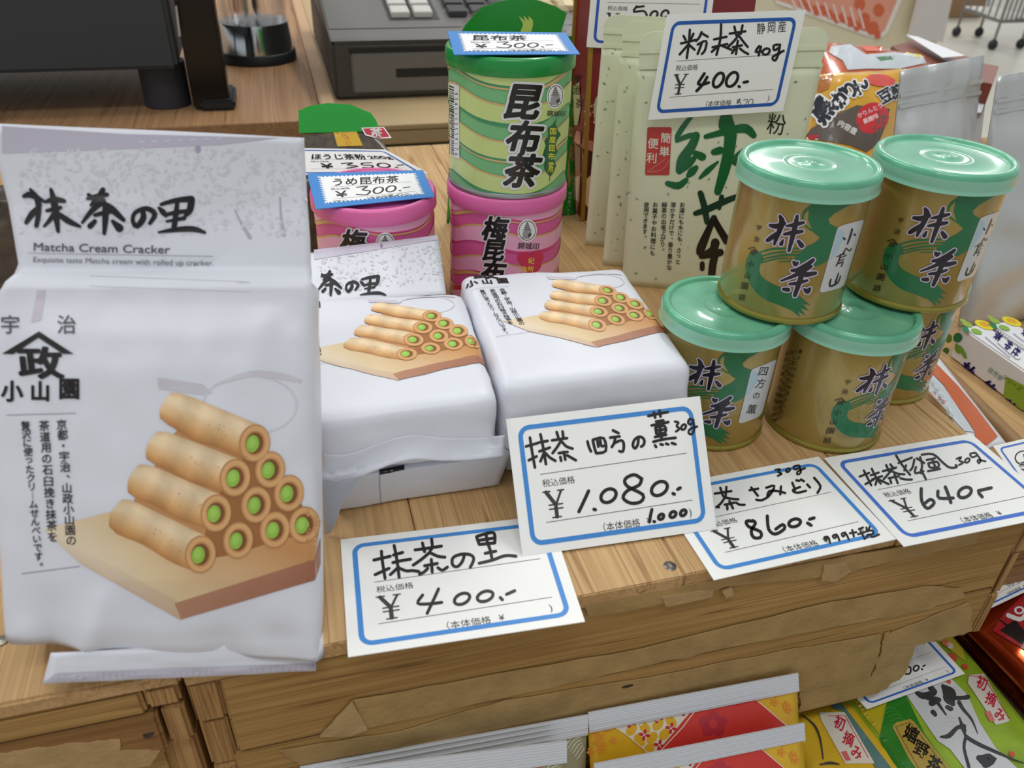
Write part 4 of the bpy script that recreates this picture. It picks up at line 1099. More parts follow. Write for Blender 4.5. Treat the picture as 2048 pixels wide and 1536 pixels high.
strokes(ik, c5, '''855,230 868,255; 918,215 902,250; 838,278 935,255; 895,190 888,280 875,372; 885,285 830,348; 892,288 925,318; 970,205 955,240 935,262; 975,215 1010,235; 945,285 1000,262 992,320 972,345; 970,280 945,345;
1050,252 1130,235; 1040,302 1135,282; 1095,155 1090,250 1065,352; 1080,290 1035,332; 1095,290 1160,318; 1150,215 1250,200; 1180,170 1192,225; 1232,162 1222,215; 1215,212 1180,260 1135,305; 1210,230 1240,270 1265,300; 1170,302 1228,290; 1202,260 1190,345; 1180,315 1165,340; 1215,310 1240,330 1268,345;
1338,295 1315,332 1352,328; 1350,298 1335,355; o1383,330,22,20,.3; 1460,285 1432,292 1435,322 1465,305; 1472,285 1460,350 1440,388 1425,365 1495,325''', 16, (20, 20, 20))
strokes(ik, c5, '988,470 965,505 948,536 975,541 1016,528; 1006,492 978,540 938,582; o1078,512,30,46,.35; o1165,508,34,46,.35; 1208,552 1213,556; 1240,527 1265,522', 19, (20, 20, 20))
for ch, x, y in (('静', 1350, 182), ('岡', 1418, 176), ('産', 1485, 170)):
    X, Y = c5.p(x, y); ik.text(ch, X, Y, 24, -4, (40, 40, 40), 1, center=True, sx=.75, slant=.1)
strokes(ik, c5, '1200,642 1218,632 1212,652 1222,662 1198,685; 1238,642 1265,636 1248,676; o1285,652,14,18,.3; 1302,664 1306,664', 4, (60, 60, 60))
ik.build('handwriting', t, INKM)
# the two pouches behind
for lab, bl, tl, off, sd in (('second pale green pouch, right behind the front one', (1205, 530), (1247, 40), .004, 5), ('rearmost of the three pale green pouches', (1170, 490), (1209, 28), .004, 7)):
    a2 = at(*bl); up2, n2 = lean(6, dd)
    TLb = hitp(*tl, a2, n2); wv = dd * .118
    t2, o2, P2 = pouch(lab, TLb, TLb + wv, a2 + wv * .93, a2, n2, .006)
    M2 = mesh_map(o2, fallback=plane_map(a2, n2)); ik = Ink(M2, L=14, base=.0003); x0_ = bl[0]
    speckle(ik, lambda a, b, bl=bl, tl=tl: (tl[0] + 4 + (bl[0] - tl[0]) * b + 34 * a, tl[1] + 50 + (bl[1] - tl[1] - 60) * b), sd, 16); ik.build('printed_flecks', t2)
# dark red bag behind
DR = mat('dark_red_bag', (128, 28, 32), .35, coat=.3, var=.06, vscale=20)
GOLDE = mat('gold_seam', (178, 138, 58), .35, .5)
a3 = at(1166, 442); d3 = V((1, -.06, 0)).normalized(); up3, n3 = lean(7, d3)
rb_ = thing('tea_bag', 'dark red bag with gold seams standing behind the pale green pouches', 'tea bag', tuple(a3))
H3 = .235; W3 = .135; D3 = .045
bk3 = V((-d3.y, d3.x, 0)) * D3 + V((-.004, 0, 0))
P3 = lambda u, v, w: a3 + d3 * (W3 * u) + up3 * (H3 * v) + bk3 * w * (1 - .3 * v) + V((0, 0, .0008))
prism('bag_front', [P3(0, 0, 0), P3(1, 0, 0), P3(1, 1, 0), P3(0, 1, 0)], -n3 * .002, DR, rb_)
prism('bag_side', [P3(0, 0, .03), P3(0, 1, .03), P3(0, 1, 1), P3(0, 0, 1)], d3 * .002, DR, rb_)
prism('bag_back', [P3(0, 0, 1), P3(1, 0, 1), P3(1, 1, 1), P3(0, 1, 1)], -n3 * .002, DR, rb_)
for w_ in (0, 1):
    prism('gold_seam', [P3(0, 0, w_) - d3 * .0022 + n3 * .001, P3(0, 0, w_) + d3 * .0012 + n3 * .001, P3(0, 1, w_) + d3 * .0012 + n3 * .001, P3(0, 1, w_) - d3 * .0022 + n3 * .001], -n3 * .003, GOLDE, rb_)
MF = plane_map(a3 + n3 * .0004, n3); MS = plane_map(P3(0, 0, .5), d3.cross(V((0, 0, 1))).cross(up3))
ns = (P3(0, 0, 1) - P3(0, 0, 0)).cross(up3).normalized(); MS = plane_map(P3(0, 0, .5), ns)
ik = Ink(MF, L=20, base=.0004)
cq = crop(980, 150, 4.389)
ik.poly(cq('815,560 905,580 900,670 812,640'), (196, 120, 108), 1); ik.poly(cq('812,645 905,672 880,860 830,930 812,1250 850,1255 850,900'), (70, 18, 26), 1)
X, Y = cq.p(900, 1030); ik.disc(X, Y, 20, 34, (226, 190, 160), 2)
X, Y = cq.p(960, 320); ik.disc(X, Y, 12, 34, (190, 196, 150), 2)
rd = random.Random(2)
for i in range(26):
    X, Y = cq.p(rd.uniform(825, 925), rd.uniform(180, 480)); r_ = rd.uniform(1, 3.4); ik.disc(X, Y, r_, r_, (222, 168, 160), 1, n=4, rot=.2)
ik.build('printed_picture', rb_, INKG)
ik = Ink(MS, L=20, base=.0006)
ik.poly(cq('722,110 790,60 800,300 775,440 742,440 720,250'), (178, 178, 132), 1); ik.poly(cq('748,480 800,500 800,600 780,610 748,580'), (200, 130, 118), 1); ik.poly(cq('748,600 800,640 796,880 750,760'), (70, 18, 26), 1); ik.poly(cq('748,900 796,880 790,1120 748,1080'), (206, 170, 150), 1)
for ch, x, y in (('宇', 772, 35), ('治', 770, 130), ('茶', 788, 250)):
    X, Y = cq.p(x, y); ik.text(ch, X, Y, 20, 6, (30, 26, 22), 2, center=True, sx=.7, bold=.04)
ik.build('printed_lettering', rb_, INKG)
t, M, q = card('white 500 yen card on the dark red bag, mostly hidden behind the pale green pouches', [(1188, -70), (1436, -66), (1412, 110), (1173, 94)], a3 + n3 * .004, n3, blue=(34, 92, 190))
ik = Ink(M, L=300)
strokes(ik, c5, '555,40 535,75 600,70 620,100; 555,45 600,40; o665,95,22,24,.3; o735,90,22,24,.3', 14, (20, 20, 20)); ik.build('handwriting', t, INKM)

# green konbu pack behind the stacked tins
a4 = at(893, 446); d4 = V((1, -.02, 0)).normalized(); up4, n4 = lean(4, d4)
gp = thing('tea_packet', 'bright green cellophane packet behind the green konbu tin', 'tea packet', tuple(a4))
H = lambda x, y: hitp(x, y, a4, n4)
o = pillow('packet_body', [H(915, 70), H(1144, 72), H(1152, 436), H(893, 446)], n4, .014, GREENF, gp, 20, 24, wr=.0024, seed=6, bottom=.8)
fan = [(918, 72), (930, 50), (963, 14), (1000, 2), (1040, -4), (1075, 0), (1110, 12), (1133, 26), (1120, 70)]
prism('packet_top', [H(*p) + n4 * .001 for p in fan], -n4 * .001, GREENF, gp)
GM = mesh_map(o, fallback=plane_map(a4, n4))
ik = Ink(GM, L=12, base=.0005)
ik.poly(cq('690,450 760,470 735,560 680,530'), (150, 130, 80), 1); ik.poly(cq('700,600 740,640 730,760 690,740 700,900 720,880 735,820 690,1000 672,860'), (150, 132, 78), 1)
ik.vtext('昆布茶パック', cq.p(700, 1040), cq.p(680, 1220), 8, (190, 226, 190), 2)
ik.build('printed_label', gp, INKG)
ik = Ink(lambda x, y: (H(x, y) + n4 * .0012, n4), L=40, base=.0003)
for k in range(9): ik.stroke([(1039 + k * 3.0, 34 + (k % 3) * 3), (1046 + k * 2.2, 48), (1041 + k * 2.4, 63)], 3.2, ((176, 214, 84), (206, 232, 120))[k % 2], 1 + k % 2)
ik.build('printed_leaf', gp, INKG)
ff = [(912, 66), (925, 40), (955, 14), (985, -6), (1060, -20), (1120, -4), (1135, 20), (1140, 40), (1126, 70)]
prism('clear_wrap', [H(*p) + n4 * .0035 for p in ff], n4 * .0003, FILM, gp)
for a_, b_ in (((1000, 20), (1020, 62)), ((972, 28), (1003, 60)), ((1048, 8), (1036, 40))):
    pass

# hojicha bag behind the left pink tin
th = math.radians(50); p5 = V((0, .552, .078)); n5 = V((0, -math.cos(th), math.sin(th)))
H5 = lambda x, y: hitp(x, y, p5, n5)
hb = thing('tea_packet', 'brown roasted tea packet with a green foil top behind the left pink tin', 'tea packet', (.04, .6, .001))
q1 = [H5(598, 262), H5(742, 253), H5(856, 372), H5(585, 372)]
q0 = [V((p.x, p.y, .0012)) for p in q1]
HB = mat('roasted_tea_print', (74, 64, 50), .35, coat=.5, var=.5, vscale=260)
o = block('packet_body', q0, q1, .006, HB, hb, seed=4, amp=.001)
w5 = [(598, 266), (597, 222), (618, 212), (655, 206), (700, 209), (742, 226), (752, 240), (760, 262)]
prism('foil_top', [H5(*p) for p in w5], -n5 * .001, GREENF, hb)
prism('clear_wrap', [H5(*p) + n5 * .0015 for p in [(600, 268), (606, 240), (640, 215), (700, 211), (745, 235), (765, 266)]], n5 * .0002, FILM, hb)
M5 = mesh_map(o, fallback=plane_map(p5, n5))
ik = Ink(M5, L=10, base=.0004)
ik.poly(Q2('342,848 490,845 530,935 368,940'), (214, 170, 48), 1)
ik.vtext('ほうじ', Q2.p(415, 862), Q2.p(440, 915), 8.5, (190, 60, 30), 2, sx=1.7); ik.poly(Q2('520,820 665,815 715,885 625,890 545,868'), (244, 240, 240), 1); ik.poly(Q2('530,825 660,820 702,878 628,884 552,862'), (196, 48, 70), 2)
X, Y = Q2.p(615, 852); ik.text('茶', X, Y, 19, 0, (240, 236, 236), 3, center=True, bold=.08, sx=1.3)
ik.build('printed_label', hb, INKG)
t, M, q = card('white 350 yen card lying on the roasted tea packet behind the left pink tin', [(592, 296), (771, 299), (858, 347), (586, 350)], p5 + n5 * .003, n5, lines=True, blue=(60, 110, 190), yen=False)
ik = Ink(quad_map(q), L=30)
ik.text('ほうじ茶粉', 14, 27, 15, 0, DK, 1, bold=.05, slant=.1, fit=52); ik.text('200g', 69, 26, 11, 0, DK, 1, bold=.05, fit=22)
ik.text('¥', 22, 51, 17, 0, DK, 1, bold=.05)
strokes(ik, crop(0, 0, 1), '40,39 50,37 44,43 52,46 42,51; 66,37 58,38 57,43 64,44 62,50 55,50; o74,44,5,6,.2; 82,49 83,50; 86,44 91,43', 2, DK, 1)
ik.build('handwriting', t, INKM)

# dark clear bag at the far left behind the big white one
tb = thing('tea_bag', 'clear glossy bag of dark tea leaves behind the big white bag at the left edge', 'tea bag', (-.17, .36, .001))
up6, n6 = lean(12); a6 = V((0, .345, .0))
H6 = lambda x, y: hitp(x, y, a6, n6)
q6 = [H6(-150, 365), H6(60, 372), H6(45, 700), H6(-150, 700)]
dz = V((0, 0, 0))
lv = mat('dark_tea_leaves', (84, 70, 54), .5, var=.7, vscale=120, bump=1, bscale=120)
o = pillow('tea_leaves', q6, n6, .012, lv, tb, 20, 20, wr=.003, seed=9, bottom=1)
fo = pillow('clear_film', [q6[0] + n6 * .003, q6[1] + n6 * .003 + V((.002, 0, 0)), q6[2] + n6 * .003, q6[3] + n6 * .003], n6, .014, mat('glossy_film', (255, 255, 255), .04, trans=1, ior=1.3, alpha=.6, bump=.6, bscale=40), tb, 24, 24, wr=.005, seed=12, bottom=0)
zb = min(v.z for v in [q6[2], q6[3]])
box('bag_base', q6[3].x, q6[2].x - .002, q6[2].y - .004, q6[2].y + .03, .0008, zb + .006, lv, tb, .003)
# ------------------------------------------------------------------ counter, register and the rest behind
ct = thing('checkout_counter', 'long wood-grain checkout counter behind the crate with the register on it', 'counter', (0, 1.3, fz))
xe = .045
prism('wood_top', [(-1.6, .9445, -.03), (xe - .03, .9505, -.03), (xe, .985, -.03), (xe, 2.1, -.03), (-1.6, 2.1, -.03)], (0, 0, .0299), COUNTER, ct, .0008)
FRT = mat('counter_front_brown', (118, 84, 54), .5); BEI = mat('counter_rim_beige', (182, 158, 118), .5); GRG = mat('counter_panel_grey_green', (104, 116, 106), .4)
prism('front_panel', [(-1.6, .9495, fz), (xe - .035, .9555, fz), (xe - .035, 1.1, fz), (-1.6, 1.1, fz)], (0, 0, -.03 - fz - .0003), FRT, ct)
box('edge_trim', xe + .0004, xe + .018, .965, 2.1, -.03, .0075, mat('trim_light_wood', (196, 160, 122), .45), ct, .002)
box('beige_top', xe + .0185, .66, .918, 2.1, -.006, 0, BEI, ct, .001)
box('beige_rim', xe + .0185, .66, .9185, .94, -.022, -.0065, BEI, ct, .001)
box('grey_panel', xe + .0185, .66, .924, .95, fz, -.0225, GRG, ct, .001)
rg = thing('cash_register', 'grey cash register with rows of keys on the counter', 'cash register', (.24, 1.2, .0005))
xr0, xr1 = .066, .46; yr = 1.03
box('drawer_housing', xr0, xr1, yr, yr + .4, .0006, .066, REGD, rg, .004)
dfr = box('drawer_front', xr0 + .022, xr1 - .02, yr - .003, yr + .01, .008, .054, REG, rg, .002)
box('drawer_slot', xr0 + .075, xr0 + .21, yr - .0036, yr + .004, .026, .036, BLACKP, dfr)
box('drawer_gap', xr0 + .020, xr1 - .018, yr - .0005, yr + .004, .0545, .060, BLACKP, rg)
zk = zat(.1, yr + .035, 58)
prism('sloped_front', [(xr0, yr + .004, .0665), (xr0, yr + .0345, .0665), (xr0, yr + .0345, zk), (xr0, yr + .01, .0695)], (xr1 - xr0, 0, 0), REG, rg, .001)
kd = prism('key_deck', [(xr0, yr + .035, .0665), (xr0, yr + .40, .0665), (xr0, yr + .40, zk + .07), (xr0, yr + .035, zk)], (xr1 - xr0, 0, 0), REG, rg, .002)
sl_ = .07 / .365
def keys(x0_, nx_, y0_, ny_, px_, py_, m, nm, w=.8):
    for i in range(nx_):
        for j in range(ny_):
            x = x0_ + i * px_; y = y0_ + j * py_; z = zk + (y - yr - .035) * sl_
            prism(nm, [(x, y, z + .0004), (x + px_ * w, y, z + .0004), (x + px_ * w, y + py_ * .8, z + .0004 + py_ * .8 * sl_), (x, y + py_ * .8, z + .0004 + py_ * .8 * sl_)], (0, 0, .007), m, kd, .001)
prism('key_tray', [(x_, yr + y_, zk + (y_ - .035) * sl_ + .0002) for x_, y_ in ((xr0 + .078, .06), (xr0 + .142, .06), (xr0 + .142, .30), (xr0 + .078, .30))], (0, 0, .0004), KEYD, kd)
keys(xr0 + .082, 2, yr + .065, 6, .029, .029, KEYW, 'key')
keys(xr0 + .155, 3, yr + .065, 6, .030, .029, KEYD, 'key')
keys(xr0 + .275, 3, yr + .08, 5, .032, .034, mat('key_beige', (206, 186, 140), .45), 'key')

bm_ = thing('terminal', 'big dark grey box-shaped terminal on short feet at the top left', 'device', (-.3, 1.05, .0005))
zt = zat(-.1, 1.0, 138)
box('housing', -.62, -.1045, 1.0, 1.30, zt, .40, GREYP, bm_, .004)
prism('label_strip', [aty(x, y, .9995) for x, y in ((350, 12), (354, 11), (362, 72), (357, 73))], (0, -.0006, 0), mat('strip_pale', (170, 166, 160), .5), bm_)
lathe('foot', [(.0, .0006), (.026, .0006), (.026, zt - .004), (.0262, zt - .0002)], (-.1265, 1.045, 0), mat('foot_grey', (52, 52, 60), .6), bm_, 32)
lathe('foot', [(.0, .0006), (.026, .0006), (.026, zt - .004), (.0262, zt - .0002)], (-.56, 1.045, 0), mat('foot_grey2', (52, 52, 60), .6), bm_, 32)
sp = thing('stand', 'glossy black upright panel beside the dark terminal', 'stand', (-.07, 1.05, .0005))
box('side_panel', -.0970, -.0560, 1.012, 1.05, .0008, .40, mat('gloss_black', (16, 14, 15), .25), sp, .003)
box('base_foot', -.0890, -.0500, 1.005, 1.08, .0006, .012, BLACKP, sp, .003)
tk = thing('pen_holder', 'clear plastic cup with a chrome and black base behind the terminal', 'cup', (-.01, 1.27, .0005))
cpt = (-.022, 1.27, .0006)
lathe('chrome_base', [(0, 0), (.049, 0), (.051, .003), (.0505, .012), (.047, .045), (.046, .050), (0, .050)], cpt, CHROME, tk, 48)
lathe('black_ring', [(.0515, .0005), (.0535, .001), (.053, .012), (.0518, .013)], cpt, BLACKP, tk, 48)
lathe('clear_cup', [(.045, .0505), (.046, .20), (.044, .20), (.043, .0525), (0, .0525)], cpt, CLEAR, tk, 48)
for i, (dx_, dy_, c_) in enumerate(((-.02, 0, (150, 40, 40)), (.005, .012, (60, 60, 70)), (-.008, -.01, (200, 190, 160)))):
    P = V((cpt[0] + dx_, cpt[1] + dy_, .0535))
    pn = thing('pen', ('red pen', 'dark pen', 'cream pen')[i] + ' standing in the clear cup with the chrome base', 'pen', tuple(P))
    lathe('pen_barrel', [(0, 0), (.0022, .006), (.004, .012), (.004, .15), (0, .152)], P, mat('pen%d' % i, c_, .3), pn, 12)

# ------------------------------------------------------------------ right hand side
RZ = -.034
rs = thing('wooden_crate', 'wooden crate at the right carrying the white tea boxes and silver pouches', 'crate', (.7, .6, -.205))
box('top_board', .372, .70, .262, .86, RZ - .012, RZ, PINE, rs, .001); box('top_board', .701, 1.05, .262, .86, RZ - .012, RZ, PINE, rs, .001)
box('front_board', .374, 1.04, .264, .276, -.2045, RZ - .0125, DARKW, rs, .001); box('side_board', .374, .386, .277, .858, -.2045, RZ - .0125, DARKW, rs, .001); box('back_board', .387, 1.04, .846, .858, -.2045, RZ - .0125, DARKW, rs, .001)
# bamboo rim
a = at(1866, 726, RZ + .006); b = at(2034, 894, RZ + .006)
rm = thing('bamboo_rail', 'brown bamboo rail along the left side of the white tea boxes', 'rail', tuple(a))
def tube(name, a, b, r, m, parent, seg=16, loc=None):
    a = V(a); b = V(b); d = (b - a).normalized(); u = d.orthogonal().normalized(); w = d.cross(u)
    vs = [p + (u * math.cos(t) + w * math.sin(t)) * r for p in (a, b) for t in [2 * PI * i / seg for i in range(seg)]]
    fs = [(i, (i + 1) % seg, seg + (i + 1) % seg, seg + i) for i in range(seg)] + [tuple(reversed(range(seg))), tuple(range(seg, 2 * seg))]
    o = mk(name, vs, fs, m, parent, smooth=True, loc=loc); o.modifiers.new('e', 'EDGE_SPLIT').split_angle = .9
    return o
e = (b - a).normalized()
tube('rail', a + e * -.03, b + e * .012, .0058, mat('bamboo', (158, 122, 78), .5, var=.2, vscale=40), rm)
# tea boxes
A7 = at(1884, 716, RZ); hz = zat(A7.x, A7.y, 655)
bw = at(1957, 634, hz).x - at(1909, 638, hz).x
WB = mat('white_carton', (232, 232, 234), .45)
yb, yn = A7.y + .0, .2625
for k, (lab, x_) in enumerate((('white tea box with purple writing nearest the bamboo rail', A7.x + .006), ('white tea box on the right of the other one, flowers on its lid', A7.x + .006 + bw + .004))):
    tb_ = thing('tea_box', lab, 'tea box', (x_ + bw / 2, (yb + yn) / 2, RZ), 'white tea boxes')
    box('carton', x_, x_ + bw, yn, yb, RZ + .0006, hz, WB, tb_, .0012)
    dxp = k * (bw + .004)
    c7 = crop(1840, 560, 4.52)
    def MT_(x, y, dxp=dxp):
        P = at(x, y, hz); return P + V((dxp, 0, 0)), V((0, 0, 1))
    def MS_(x, y, xx=A7.x + .006, dxp=dxp):
        P = hitp(x, y, V((xx, 0, 0)), V((1, 0, 0))); P.z = max(P.z, RZ + .0012); return P + V((dxp, 0, 0)), V((-1, 0, 0))
    ik = Ink(MT_, L=60, base=.0004)
    for (x, y, rx, ry, c) in ((580, 410, 92, 34, (232, 214, 40)), (580, 405, 50, 18, (226, 170, 40)), (425, 405, 50, 20, (150, 186, 70)), (510, 470, 52, 22, (140, 180, 70)), (385, 370, 30, 12, (150, 186, 70))):
        X, Y = c7.p(x, y); ik.disc(X, Y, rx / 4.52, ry / 4.52, c, 1 + (rx < 60) + (rx == 50) * .5, rot=.35)
    ik.poly(c7('360,430 430,432 452,485 400,470'), (40, 130, 80), 3)
    for ch, x, y in (('茶', 705, 512), ('仲', 800, 592), ('杜', 868, 655)):
        X, Y = c7.p(x, y); ik.text(ch, X, Y, 15, 38 + 90, (70, 56, 150), 3, center=True, bold=.06, sx=1.3)
    ik.stroke(c7('700,575 860,715 905,715'), 1, (90, 90, 110), 3)
    for i in range(3): ik.stroke(c7(f'{590+i*75},{520+i*62} {660+i*75},{580+i*62}'), 2.2, (190, 190, 205), 3)
    ik.build('printed_lid', tb_)
    ik = Ink(MS_, L=60, base=.0004)
    for (x, y, rx, ry, c, rt) in ((345, 520, 40, 44, (28, 120, 70), .4), (265, 530, 30, 40, (96, 138, 50), .2), (345, 620, 26, 46, (110, 156, 50), -.3), (390, 650, 20, 70, (120, 166, 60), -.5), (240, 740, 75, 55, (226, 196, 40), .4), (245, 745, 40, 30, (222, 150, 40), .4), (240, 640, 30, 30, (60, 110, 50), 0)):
        X, Y = c7.p(x, y); ik.disc(X, Y, rx / 4.52, ry / 4.52, c, 1 + (rx < 45) * .5, rot=rt)
    for ch, x, y in (('杜', 415, 840), ('仲', 600, 1000), ('茶', 780, 1170)):
        X, Y = c7.p(x, y); ik.text(ch, X + 4, Y - 7, 27, 40, (62, 44, 130), 3, center=True, bold=.09, sx=1.15, slant=.2)
    ik.poly(c7('780,870 960,960 960,1180 870,1280 755,1060'), (142, 172, 50), 1)
    for i, s_ in enumerate(('シリーズ', '自然食')):
        X, Y = c7.p((840, 690)[i], (930, 850)[i]); ik.text(s_, X, Y, 12, 38, ((60, 100, 40), (90, 150, 120))[i], 3, center=True)
    ik.build('printed_side', tb_)
# orange and white packet wedged between crate and rail
op = [at(1846, 742, -.012), at(1877, 716, -.012), at(2012, 888, -.012), at(1942, 905, -.012)]
t = thing('tea_packet', 'orange and white packet wedged between the crate edge and the bamboo rail', 'tea packet', tuple(sum(op, V((0, 0, 0))) / 4))
o = pillow('packet_body', op, UP, .0015, mat('white_packet', (226, 226, 230), .35, coat=.3), t, 10, 24)
MO = mesh_map(o, fallback=plane_map(op[0], V((0, 0, 1))))
ik = Ink(MO, L=10, base=.0005)
ik.poly(c7('120,780 150,765 340,960 520,1180 700,1420 600,1500 500,1440 490,1370 370,1190 270,1060 220,960 110,850'), (206, 100, 48), 1)
ik.poly(c7('100,870 215,970 370,1200 490,1380 400,1370 60,990'), (206, 216, 222), 1)
X, Y = c7.p(170, 1075); ik.text('さつま', X, Y, 13, 42, (220, 90, 70), 2, center=True)
ik.build('printed_label', t, INKG)
# silver pouches
def upright(name, lab, cat, px, p0, ld, n, m, thick, zb=None, group=None, wr=.002, seed=1, puff=.5, sub='pouch_body', flat=(0, 1)):
    q = [hitp(x, y, p0, n) for x, y in px]
    t = thing(name, lab, cat, tuple((q[2] + q[3]) / 2), group)
    if zb is not None:
        for i in (2, 3):
            d_ = (q[i] - q[5 - 2 - (i - 0)] if False else (q[2] - q[1] if i == 2 else q[3] - q[0])).normalized()
            if d_.z < -.05: q[i] = q[i] + d_ * ((q[i].z - zb) / -d_.z)
    o = pillow(sub, q, n, thick, m, t, 26, 30, wr=wr, seed=seed, bottom=.6, puff=puff, flat=flat)
    return t, o, q
for lab, px, y0, w_, sd in (('silver foil pouch standing behind the right-hand top tin', [(1802, 140), (1968, 110), (1905, 600), (1752, 600)], .445, 15, 21), ('silver foil pouch at the right edge of the picture', [(1996, 152), (2190, 120), (2150, 640), (1925, 600)], .428, 14, 25)):
    dS = V((1, .05, 0)); upS, nS = lean(w_, dS)
    t, o, q = upright('foil_pouch', lab, 'foil pouch', px, V((.42, y0, RZ)), None, nS, SILV, .014, RZ + .002, 'silver foil pouches', seed=sd, flat=(.16, 1.05), wr=.0035)
    for vv in (.085, .125):
        a_ = q[0].lerp(q[3], vv); b_ = q[1].lerp(q[2], vv); c_ = q[1].lerp(q[2], vv + .014); d_ = q[0].lerp(q[3], vv + .014)
        prism('zip_ridge', [p + nS * .0008 for p in (a_, b_, c_, d_)], nS * .0016, SILV, t, .0003)
    MZ = mesh_map(o)
# snack packs
def mm(o, p, n): return mesh_map(o, fallback=plane_map(p, n))
SN = mat('snack_film_yellow', (222, 168, 40), .25, coat=.6, var=.15, vscale=30, bump=.3, bscale=25)
dS = V((1, -.1, 0)); upS, nS = lean(35, dS); pS = V((.45, .60, .05))
t, o, q = upright('snack_bag', 'yellow snack bag with black lettering behind the pale green pouches', 'snack bag', [(1632, 150), (1812, 138), (1775, 345), (1585, 330)], pS, None, nS, SN, .018, RZ + .003, seed=31)
M = mm(o, pS, nS); c8 = crop(1568, 0, 4.267)
ik = Ink(M, L=12, base=.0006)
ik.poly(c8('180,1180 230,1100 380,1010 620,900 900,930 860,1080 800,1230 700,1300 560,1240'), (92, 82, 72), 1)
ik.poly(c8('300,660 420,640 380,760 280,800'), (180, 110, 40), 1)
X, Y = c8.p(750, 1010); ik.disc(X, Y, 34, 30, (204, 36, 44), 2, rot=-.6)
X, Y = c8.p(770, 930)
for i, s_ in enumerate(('かりんとう', '黒糖味')): ik.text(s_, X - 10 + i * 2, Y + 4 + 16 * i, 11, -25, (240, 210, 210), 3, center=True, bold=.05)
for ch, x, y, s_ in (('黒', 330, 940, 50), ('か', 480, 830, 40), ('り', 560, 770, 36), ('ん', 640, 730, 34)):
    X, Y = c8.p(x, y); ik.text(ch, X, Y, s_, -52, (240, 240, 240), 3, center=True, bold=.26); ik.text(ch, X, Y, s_, -52, (28, 30, 44), 4, center=True, bold=.11)
for ch, x, y, s_ in (('豆', 860, 820, 30), ('菓', 960, 780, 28)):
    X, Y = c8.p(x, y); ik.text(ch, X, Y, s_, -30, (240, 240, 240), 3, center=True, bold=.2); ik.text(ch, X, Y, s_, -30, (28, 30, 44), 4, center=True, bold=.09)
X, Y = c8.p(820, 690); ik.disc(X, Y, 30, 12, (222, 90, 80), 2, rot=.1)
X, Y = c8.p(540, 1090); ik.text('内容量', X, Y, 14, 30, (220, 216, 210), 3, center=True, bold=.08)
ik.poly(c8('180,1160 280,1150 300,1170 240,1200'), (190, 30, 40), 2)
ik.build('printed_label', t, INKG)
upS, nS = lean(50, dS); pS = V((.5, .70, .07))
t, o, q = upright('snack_bag', 'orange and white snack bag behind the yellow one', 'snack bag', [(1640, 84), (1850, 112), (1860, 190), (1630, 230)], pS, None, nS, mat('snack_film_orange', (196, 92, 48), .25, coat=.6, bump=.3, bscale=25), .014, RZ + .003, seed=33)
M = mm(o, pS, nS); ik = Ink(M, L=12, base=.0006)
ik.poly(c8('400,400 560,380 700,470 930,450 1180,480 1210,540 980,590 700,590 540,600 500,520 380,450'), (206, 214, 220), 1)
ik.poly(c8('640,390 830,400 870,440 700,440'), (226, 110, 80), 2); ik.poly(c8('1030,450 1170,470 1160,500 1070,490'), (226, 210, 50), 2); ik.poly(c8('780,490 940,480 930,510 820,525'), (90, 140, 100), 2)
ik.build('printed_label', t, INKG)
BRC = mat('brown_box', (122, 62, 40), .45)
def slab(name, lab, cat, px, z, th_, m, group=None):
    q = [at(x, y, z) for x, y in px]
    t = thing(name, lab, cat, tuple(sum(q, V((0, 0, 0))) / 4 - V((0, 0, th_))), group)
    prism('carton', q, (0, 0, -th_), m, t, .001)
    return t, q
slab('box', 'reddish brown box behind the snack bags with a white leaflet on it', 'box', [(1782, 92), (1828, 80), (1945, 116), (1862, 150)], .070, .0300, BRC)
ll = [at(1812, 70, .078), at(1835, 74, .078), at(1930, 112, .078), at(1885, 116, .0775)]
t = thing('leaflet', 'white leaflet lying on the reddish brown box', 'leaflet', tuple(ll[0])); prism('leaflet_sheet', ll, (0, 0, .0005), mat('leaflet_paper', (224, 224, 226), .5), t)
slab('box', 'small reddish brown box right of the first silver pouch', 'box', [(1940, 122), (1998, 132), (1985, 168), (1925, 158)], .045, .0250, BRC)
t, q = slab('packet', 'dark brown packet with a white end between the two silver pouches', 'packet', [(1930, 190), (1972, 198), (1960, 300), (1890, 285)], .02, .0535, mat('dark_brown_packet', (84, 74, 66), .4))
prism('white_end', [at(x, y, .0204) for x, y in ((1912, 192), (1972, 200), (1962, 226), (1905, 224))], (0, 0, .0006), mat('white_band', (224, 224, 232), .35), t)
# card with a circled character, right edge
t, M, q = card('white card at the right edge with a circled mark, beside the orange packet', [(1986, 892), (2130, 858), (2190, 958), (2052, 985)], (0, 0, -.008), UP, blue=(72, 118, 208))
ik = Ink(M, L=300); ik.disc(2048, 916, 19, 15, (40, 40, 44), 1, inner=.86); ik.text('上', 2050, 917, 20, -12, (40, 40, 44), 1, center=True, bold=.05); ik.build('handwriting', t, INKM)

